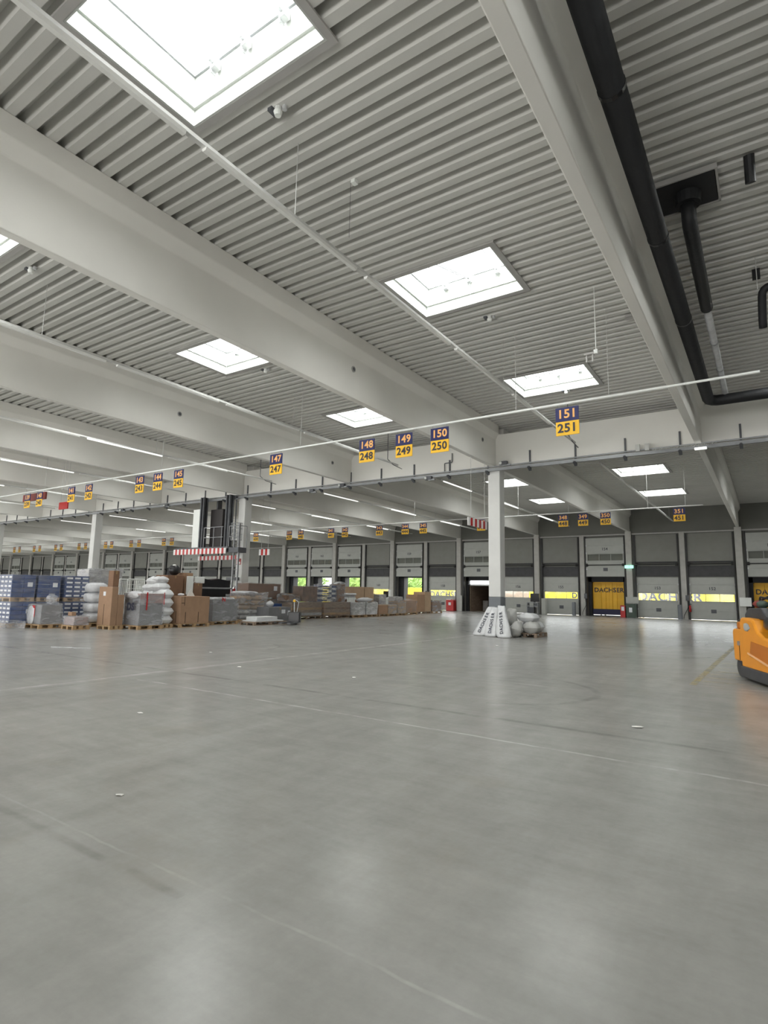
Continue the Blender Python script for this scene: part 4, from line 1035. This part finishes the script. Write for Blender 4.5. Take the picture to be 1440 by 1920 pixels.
# ------------------------------------------------------------------ white sacks by the central column
pallet(-7.10, 20.55, .9, 1.2, 'low wooden pallet under the white sacks by the central column', 'wood_dark')
def tall_sack(x, y_, lean, leany, lab, seed, h_=1.04, w_=.27, letters='DACHSER'):
    t = thing('lettered_sack', lab, 'sack', (x, y_, 0), 0, 'white lettered sacks')
    rnd = random.Random(seed); mb = MB(); seg, ring = 20, 22; vs = []; fs = []
    ph = [rnd.uniform(0, 6) for _ in range(5)]
    for i in range(ring+1):
        u = i/ring; z = h_*u
        wx = w_*(1.08-.42*u)*(.80+.20*math.sin(math.pi*min(1, u*1.3+.1))); dy = .19*(1-.62*u)
        if u > .93: dy *= .55; 
        if i == 0: wx *= .86; dy *= .7
        for j in range(seg):
            a = 2*math.pi*j/seg
            k = 1+.045*math.sin(5*a+ph[0]+5*u)+.035*math.sin(3*a-9*u+ph[1])
            ca, sa = math.cos(a), math.sin(a)
            vs.append((lean*u+wx*k*math.copysign(abs(ca)**.75, ca), leany*u+dy*k*math.copysign(abs(sa)**.8, sa), z+.015*math.sin(4*a+ph[2])*u+.004))
    for i in range(ring):
        for j in range(seg): fs.append((i*seg+j, i*seg+(j+1) % seg, (i+1)*seg+(j+1) % seg, (i+1)*seg+j))
    fs.append(tuple(range(seg))[::-1]); fs.append(tuple(ring*seg+j for j in range(seg)))
    mb.add(vs, fs); sk = mb.build('sack_body', 'sack', t, smooth=True)
    if letters:
        # lettering runs up the front of the sack, each letter follows the cloth
        n_ = len(letters)
        for i, chx in enumerate(letters):
            u = .12+.70*(i+.5)/n_
            wx = w_*(1.08-.42*u)*(.80+.20*math.sin(math.pi*min(1, u*1.3+.1)))
            dy = .19*(1-.62*u)*1.06
            o = text(chx, .165, 'ink', t, (lean*u, leany*u-dy-.012, h_*u), 0, name='letter', bold=.012)
            o.rotation_mode = 'XYZ'
            tilt = math.atan2(leany-(-.12), h_)
            m_ = Matrix.Rotation(math.atan2(lean, h_)-math.pi/2 if False else 0, 4, 'Y')
            R_ = Matrix.Rotation(-tilt, 4, 'X') @ Matrix.Rotation(math.atan2(lean, h_), 4, 'Y') @ Matrix.Rotation(-math.pi/2, 4, 'Y') @ Matrix.Rotation(math.pi/2, 4, 'X')
            o.rotation_euler = R_.to_euler()
    return t
tall_sack(-9.07, 20.0, .30, .42, 'leftmost white sack lettered along its length, leaning on the central column', 5)
tall_sack(-8.53, 19.80, -.02, .45, 'middle white sack lettered along its length, leaning on the central column', 6)
tall_sack(-7.95, 19.60, -.30, .50, 'right white sack lettered along its length, tallest of the leaning ones', 7, h_=1.10)
def low_sack(x, y_, z, r, rz, lab, m_='sack', seed=1, tilt=0, stand=False):
    mb = pillow(MB(), r[0], r[1], r[2], seed)
    if stand: mb.v = [(a, c, b) for a, b, c in mb.v]
    o = mb.build('white_sack', m_, smooth=True, loc=(x, y_, z)); o.rotation_euler = (0, tilt, rz)
    tag(o, lab, 'sack', 'loose white sacks'); return o
low_sack(-8.12, 20.75, .70, (.22, .32, .15), -.15, 'grey white sack standing upright behind the leaning lettered ones', 'sack_grey', 11, stand=True)
low_sack(-7.95, 20.85, .22, (.30, .30, .2), 0, 'white sack under the upright grey one', 'sack', 16)
low_sack(-7.74, 20.25, .29, (.21, .28, .28), .3, 'round white sack lying at the foot of the pile by the column', 'sack_grey', 12, tilt=.25)
low_sack(-7.34, 20.75, .34, (.30, .34, .22), .1, 'lower white sack at the right end of the pile on the pallet', 'sack_grey', 13)
low_sack(-7.60, 21.15, .68, (.36, .36, .17), -.1, 'upper white sack lying across the pile behind the round one', 'sack', 14)
low_sack(-7.60, 21.5, .34, (.45, .32, .20), 0, 'white sack flat on the pallet right behind the upright grey one', 'sack', 15)

# ------------------------------------------------------------------ things along the back wall
o = MB().box(-.38, .38, -.3, .3, 0, .98).build('red_bin', 'red', bevel=.03, loc=(-24.2, 47.2, 0)); tag(o, 'red bin standing at the back wall right of the last cartons', 'bin')
MB().box(-.36, .1, -.28, .28, .98, 1.06).build('lid', 'white', o, bevel=.02); MB().box(-.12, .12, -.305, -.3, .5, .75).build('white_label', 'tag', o)
o = MB().box(-.26, .26, -.04, .04, 0, 1.4).build('white_board', 'door', bevel=.01, loc=(-23.42, 47.3, 0)); tag(o, 'pale board standing at the post left of the open dark dock door', 'board')
t = thing('work_station', 'grey work station with a dark monitor at the back wall right of the column', 'work station', (-16.3, 46.9, 0))
MB().box(-.6, .35, -.3, .2, .0, .06).box(-.6, -.54, -.3, .2, 0, .95).box(.3, .35, -.3, .2, 0, .95).box(-.6, .35, -.3, .2, .62, .68).box(-.6, .35, -.3, .2, .9, .95).build('rack', 'steel', t)
MB().box(-.3, .45, -.25, -.15, 1.0, 1.68).box(.0, .1, -.18, -.12, .9, 1.02).build('monitor', 'black_plastic', t, bevel=.01)
MB().box(.6, .95, -.2, .2, 0, 1.3).build('white_cabinet', 'door', t, bevel=.02)
MB().box(-.55, .0, -.3, .15, .1, .55).box(.02, .28, -.25, .1, .68, .88).build('stored_items', 'dark_steel', t)
def bollard(x, lab):
    o = MB().cyl((0, 0, 0), (0, 0, 1.02), .15, 16).cyl((0, 0, 1.02), (0, 0, 1.06), .15, 16, .11).build('bollard', 'column_grey', loc=(x, 46.9, 0)); MB().box(-.18, .18, -.18, .18, 0, .02).build('base_plate', 'steel', o); tag(o, lab, 'bollard', 'grey bollards at the dock doors')
bollard(-13.12, 'grey bollard left of the dock door with the yellow truck')
bollard(-5.55, 'grey bollard between dock doors 153 and 152')
def control(x, lab):
    t = thing('dock_control', lab, 'control unit', (x, YW-.14, 0))
    MB().box(-.12, .12, -.12, 0, 1.35, 1.75).build('control_box', 'dark_steel', t, bevel=.01)
    MB().tube([(0, -.06, 1.4), (.05, -.1, .9), (-.25, -.15, .3), (-.3, -.1, .05)], .02, 6).build('hose', 'black', t)
    MB().box(-.16, -.02, -.12, 0, .5, 1.1).build('panel', 'door', t)
control(-12.35, 'dock control box with hanging hose left of the yellow truck door')
control(-5.1, 'dock control box with hanging hose between doors 153 and 152')
control(-19.65, 'dock control box at the post left of dock door 156')
control(-27.0, 'dock control box at the post between the green lit door and its closed neighbour')
e2 = dup(ex, (-4.95, 47.5, .55), 0, 'red fire extinguisher on the post between doors 153 and 152'); e2['group'] = 'wall extinguishers'
t = thing('waste_bins', 'dark green bin with white notice beside the yellow truck door', 'bin', (-8.85, 46.9, 0))
MB().box(-.32, .34, -.3, .3, 0, .95).build('bin_body', 'green_box', t, bevel=.03); MB().box(-.1, .12, -.31, -.3, .4, .75).build('notice', 'tag', t); MB().box(-.34, .36, -.32, .32, .95, 1.02).build('lid', 'green_box', t, bevel=.02)
o = MB().box(-.18, .18, -.2, .2, 0, .9).build('red_stand', 'red', bevel=.02, loc=(-9.42, 46.9, 0)); tag(o, 'narrow red stand with white notice left of the green bin', 'stand'); MB().box(-.1, .1, -.21, -.2, .5, .8).build('notice', 'tag', o)
o = MB().box(-.55, .35, -.03, .03, 0, .5).build('pale_board', 'door', loc=(-8.75, 47.42, 1.05)); tag(o, 'pale board fixed on the wall column above the green bin', 'board')
o = MB().box(-.32, .0, -.05, .05, -.12, .12).box(.03, .32, -.05, .05, -.12, .12).build('exit_sign', 'exit_green', bevel=.03, loc=(-8.98, 47.38, 3.85)); tag(o, 'glowing green exit sign on the wall column above the green bin', 'exit sign')
o = MB().box(-.4, .3, -.04, .04, 0, .6).build('pale_board', 'white', loc=(-1.45, 47.41, 1.05)); tag(o, 'white board on the wall column behind the orange truck', 'board')

# dock trucks seen in two open doors
def dock_truck(xc, lab, xo=0):
    t = thing('truck_body', lab, 'truck', (xc, YW+.75, 0))
    MB().box(-1.25, 1.25, 0, 7, .1, 2.75).build('body', 'dachser_shaded', t)
    mb = MB(); mb.box(-1.27, -1.17, -.04, 0, .1, 2.78).box(1.17, 1.27, -.04, 0, .1, 2.78).box(-1.27, 1.27, -.04, 0, 2.66, 2.78).box(-.02, .02, -.03, 0, .55, 2.66).box(-1.2, 1.2, -.02, 0, 1.72, 1.75).build('door_frame', 'dachser_shaded', t)
    text('DACHSER', .50, 'ink', t, (.0, -.035, 2.05), bold=.02, xs=.98)
    MB().box(-1.25, 1.25, -.2, .0, .12, .55).build('bumper_bar', 'truck_blue', t)
    mb = MB()
    for xx in (-.6, -.25, .25, .6): mb.cyl((xx, -.04, .5), (xx, -.04, 2.6), .018, 6)
    mb.build('lock_rod', 'dachser_shaded', t)
    # dock shelter pads around the opening
dock_truck(-10.78, 'yellow truck body docked at the open door, dark company lettering on its rear')
dock_truck(.23, 'yellow truck body docked at the door at the right frame edge')
for i, (b, s) in enumerate(((1, 'a'), (-1, 'b'), (2, 'b'), (3, 'b'), (4, 'b'), (5, 'a'), (5, 'b'))):
    a, c = span(b, s)
    mb = MB(); wl = .62 if (b, s) not in ((1, 'a'), (-1, 'b'), (2, 'b')) else .26
    cr = .04 if b not in (1, -1) else .24
    zt = 2.70 if b in (1, -1) else (2.75 if b == 2 else 3.0)
    ye = YW+1.1 if b not in (1, -1, 2) else YW+.72
    mb.box(a-.2, a+wl, YW+.36, ye, -1, 3.3); mb.box(c-cr, c+.3, YW+.36, ye, -1, 3.3); mb.box(a-.2, c+.3, YW+.36, ye, zt, 3.5)
    if b in (1, -1): mb.box(a, c, YW+.4, ye, -.6, .06)
    o = mb.build('dock_shelter', 'black'); tag(o, 'black dock shelter pads around the %s' % {0: 'open door with the yellow truck', 1: 'open door at the right frame edge', 2: 'open door with the dark container', 3: 'open door with trees right of the large cartons', 4: 'open door above the right banded crate', 5: 'right one of the twin open doors', 6: 'left one of the twin open doors'}[i], 'dock shelter', 'dock shelters')
for b, s in ((8, 'a'), (9, 'a'), (10, 'a'), (10, 'b'), (12, 'a'), (12, 'b'), (14, 'b'), (16, 'a')):
    a, c = span(b, s)
    t = thing('docked_trailer', 'grey trailer rear docked at the far left, %s' % {(8, 'a'): 'nearest behind the white sacks', (9, 'a'): 'behind the mesh trolley', (10, 'a'): 'behind the tallest cardboard box', (10, 'b'): 'behind the wrapped rolls', (12, 'a'): 'behind the right blue crates',
        (12, 'b'): 'behind the middle blue crates', (14, 'b'): 'second from the left frame edge', (16, 'a'): 'at the left frame edge'}[(b, s)], 'trailer', ((a+c)/2, YW+.5, 0))
    MB().box(-1.5, 1.5, 0, 6, .0, 3.3).build('trailer_body', 'wall_panel', t); MB().box(-.02, .02, -.03, 0, .2, 3.0).box(-1.3, 1.3, -.03, 0, .1, .2).build('door_seam', 'dark_steel', t)
# dark container interior at the open door 157
t = thing('open_container', 'dark empty container docked at the open door left of the central column', 'container', (-21.72, YW+.6, 0))
mb = MB(); mb.box(-1.14, 1.14, 0, 9, -.1, 0).box(-1.18, -1.14, 0, 9, 0, 2.35).box(1.14, 1.18, 0, 9, 0, 2.35).box(-1.18, 1.18, 8.95, 9, 0, 2.8); mb.build('container_shell', 'wood_dark', t)
MB().box(-1.18, 1.18, 0, 9, 2.35, 2.42).build('container_frame', 'dark_steel', t)
MB().box(-1.14, 1.14, -.02, .04, 2.3, 2.4).build('front_bar', 'white', t)
for i, (x, z, w_) in enumerate(((-.9, 0, .5), (-.3, 0, .45))):
    carton(-21.8+x+.5, YW+3.0, w_, .5, .0, .95 if i == 0 else .5, ['taller pale box inside the dark docked container', 'lower pale box inside the dark docked container'][i], 'pale_load', 'boxes inside the docked container')

# yard: yellow swap bodies across the lane, and trees
def swap_body(x0, x1, Y, z0, z1, lab, letters=None, lx=0, size=1.0, lz=None):
    t = thing('swap_body', lab, 'trailer', ((x0+x1)/2, Y, 0), 0, 'yellow swap bodies in the yard'); hw = (x1-x0)/2
    MB().box(-hw, hw, 0, 2.5, z0, z1).build('container_body', 'yard_yellow', t, bevel=.03)
    for xx in (-hw+.5, hw-.5): MB().box(xx-.08, xx+.08, .1, .25, -1.25, z0).box(xx-.08, xx+.08, 2.2, 2.35, -1.25, z0).build('support_leg', 'dark_steel', t)
    mb = MB()
    k = int(2*hw/1.6)
    for i in range(1, k): mb.box(-hw+i*2*hw/k-.025, -hw+i*2*hw/k+.025, -.012, 0, z0, z1)
    mb.build('panel_seam', 'dachser_shaded', t)
    if letters: text(letters, size, 'ink', t, (lx, -.02, lz or (z0+z1)/2), bold=.03)
    return t
swap_body(-13.2, -2.4, 72, -.2, 2.55, 'yellow trailer nearest the right, seen through the two rightmost closed doors', 'DACHSER', -1.75, 1.42, 1.62)
swap_body(-31.5, -16.5, 72, -.2, 2.5, 'yellow trailer seen through closed doors either side of the central column', 'DACHSER', 5.7, .9, 1.6)
swap_body(-44.6, -34.9, 72, -.2, 2.3, 'yellow trailer seen through the open door with trees and its closed neighbour', 'DACHSER', 2.0, 1.1, 1.4)
swap_body(-60, -46.5, 72, -.2, 2.2, 'yellow trailer seen low through the open doors above the banded crates')
swap_body(-76, -62, 72, -.2, 2.2, 'yellow trailer farthest left in the yard')
def tree(x, y_, h_, r, lab, seed):
    t = thing('tree', lab, 'tree', (x, y_, -1.25), 0, 'green trees beyond the yard')
    rnd = random.Random(seed)
    MB().cyl((0, 0, 0), (0, 0, h_*.6), .25, 8, .12).build('trunk', 'bark', t)
    mb = MB()
    for i in range(1500):
        u, v, q = rnd.gauss(0, 1), rnd.gauss(0, 1), rnd.gauss(0, 1); l = math.sqrt(u*u+v*v+q*q)
        k = rnd.uniform(.72, 1.0)*(1+.18*math.sin(5*math.atan2(v, u)+seed)+.1*math.sin(7*q/l))
        c = Vector((u/l*r*k, v/l*r*k, h_*.52+q/l*h_*.5*k)); s = rnd.uniform(.2, .42)
        a = Vector((rnd.uniform(-1, 1), rnd.uniform(-1, 1), rnd.uniform(-1, 1))).normalized(); b = a.orthogonal().normalized(); d_ = a.cross(b)
        mb.add([c-b*s, c+d_*s*.6, c+b*s, c-d_*s*.6], [(0, 1, 2, 3)])
    mb.build('foliage', 'leaf', t)
    MB().blob((0, 0, h_*.52), (r*.8, r*.8, h_*.42), 14, 10, 2, .1, seed).build('inner_foliage', 'leaf', t)
for i, (x, y_, h_, r) in enumerate(((-46, 84, 7, 3.6), (-53, 92, 8, 4), (-60.5, 84, 7.5, 3.7), (-68, 92, 8, 4), (-76, 86, 8, 4), (-84, 92, 8, 4), (-58.5, 102, 9, 4.5))):
    tree(x, y_, h_, r, ['bright green tree seen through the open door right of the large cartons', 'bright green tree seen through the open door above the right banded crate', 'bright green tree seen through the right one of the twin open doors',
        'bright green tree seen through the left one of the twin open doors', 'green tree further left beyond the yard', 'green tree farthest left beyond the yard', 'tall green tree behind the others, between the open doors above the banded crates'][i], i+3)

# ------------------------------------------------------------------ orange industrial truck at the right edge
dirv = Vector((.37, -.93)).normalized(); ang = math.atan2(dirv.y, dirv.x)
t = thing('industrial_truck', 'orange electric warehouse truck with dark skirt cut by the right frame edge', 'industrial truck', (-.55, 13.25, 0), ang)
# local +X runs towards the camera along the visible flank, local +Y away from the flank
bd = MB().prism([(.0, .22), (2.6, .22), (2.6, .78), (1.6, .80), (1.05, .84), (.80, .93), (.62, 1.12), (.52, 1.155), (.10, 1.165), (.02, 1.13), (.0, 1.0)], 'Y', 0, .85).build('body_shell', 'orange', t, bevel=.04)
cw = MB().prism([(-.42, .32), (.04, .32), (.04, .93), (-.40, .93), (-.44, .86)], 'Y', .02, .80).build('rear_cowl', 'orange', t, bevel=.03)
MB().prism([(-.36, .92), (.02, .92), (.02, 1.11), (-.32, 1.13), (-.38, 1.08)], 'Y', .10, .75).build('dark_recess', 'black_plastic', cw, bevel=.03)
MB().box(-.32, -.18, .06, .20, .93, 1.07).build('recess_lug', 'orange_dark', cw, bevel=.03)
MB().prism([(.0, .04), (2.65, .04), (2.65, .25), (.0, .25)], 'Y', -.03, .88).build('skirt', 'rubber', t, bevel=.03)
MB().cyl((-.22, .06, .20), (-.22, .22, .20), .19, 20).cyl((-.22, .05, .20), (-.22, .06, .20), .08, 14).build('wheel', 'rubber', t)
MB().cyl((1.9, .0, .15), (1.9, .16, .15), .15, 20).build('wheel', 'rubber', t)
MB().prism([(.42, .46), (1.6, .36), (1.6, .66), (.52, .74)], 'Y', -.012, .0).build('side_recess', 'orange_dark', bd, bevel=.005)
MB().prism([(.38, .50), (1.6, .30), (1.6, .335), (.38, .53)], 'Y', -.03, -.01).build('trim_line', 'orange_light', bd)
MB().blob((.34, -.004, .99), (.15, .008, .07), 16, 8, 2, .25, 4).build('worn_logo_patch', 'sack_grey', bd, smooth=True)
MB().box(-.14, -.08, -.01, .03, .62, .70).build('latch', 'steel', cw)
MB().box(-.115, -.105, .012, .02, .34, .62).build('panel_gap', 'slit', cw)
MB().blob((1.15, .42, 1.08), (.50, .36, .15), 18, 9, 3, .03, 3).build('seat', 'black_plastic', t, smooth=True)
MB().prism([(-.12, 1.14), (.95, 1.14), (.62, 1.36), (.05, 1.34), (-.12, 1.22)], 'Y', .15, .70).build('tool_tray', 'rubber', t, bevel=.02)
mb = MB(); mb.tube([(-.05, .4, 1.2), (-.02, .42, 1.50), (.4, .46, 1.60), (1.1, .42, 1.35)], .022, 8); mb.tube([(.15, .3, 1.2), (.2, .32, 1.56), (.7, .36, 1.50), (1.25, .3, 1.2)], .018, 8); mb.tube([(.1, .5, 1.1), (.1, .55, 1.50), (.55, .55, 1.38), (.85, .5, 1.2)], .014, 8)
mb.build('hose', 'black_plastic', t, smooth=True)
MB().blob((.12, .35, 1.42), (.16, .12, .08), 12, 8, 2, .15, 2).build('cloth', 'dull_red', t, smooth=True)
MB().blob((.34, .30, 1.42), (.11, .1, .07), 12, 8, 2, .15, 6).build('glove', 'green_box', t, smooth=True)
MB().tube([(1.9, .1, .8), (1.85, .15, 1.5), (1.85, .7, 1.5), (1.9, .75, .8)], .035, 10).build('guard_bar', 'black_plastic', t, smooth=True)
MB().blob((1.35, .4, 1.42), (.2, .3, .12), 14, 8, 2.5, .05, 4).build('steering_console', 'black_plastic', t, smooth=True)
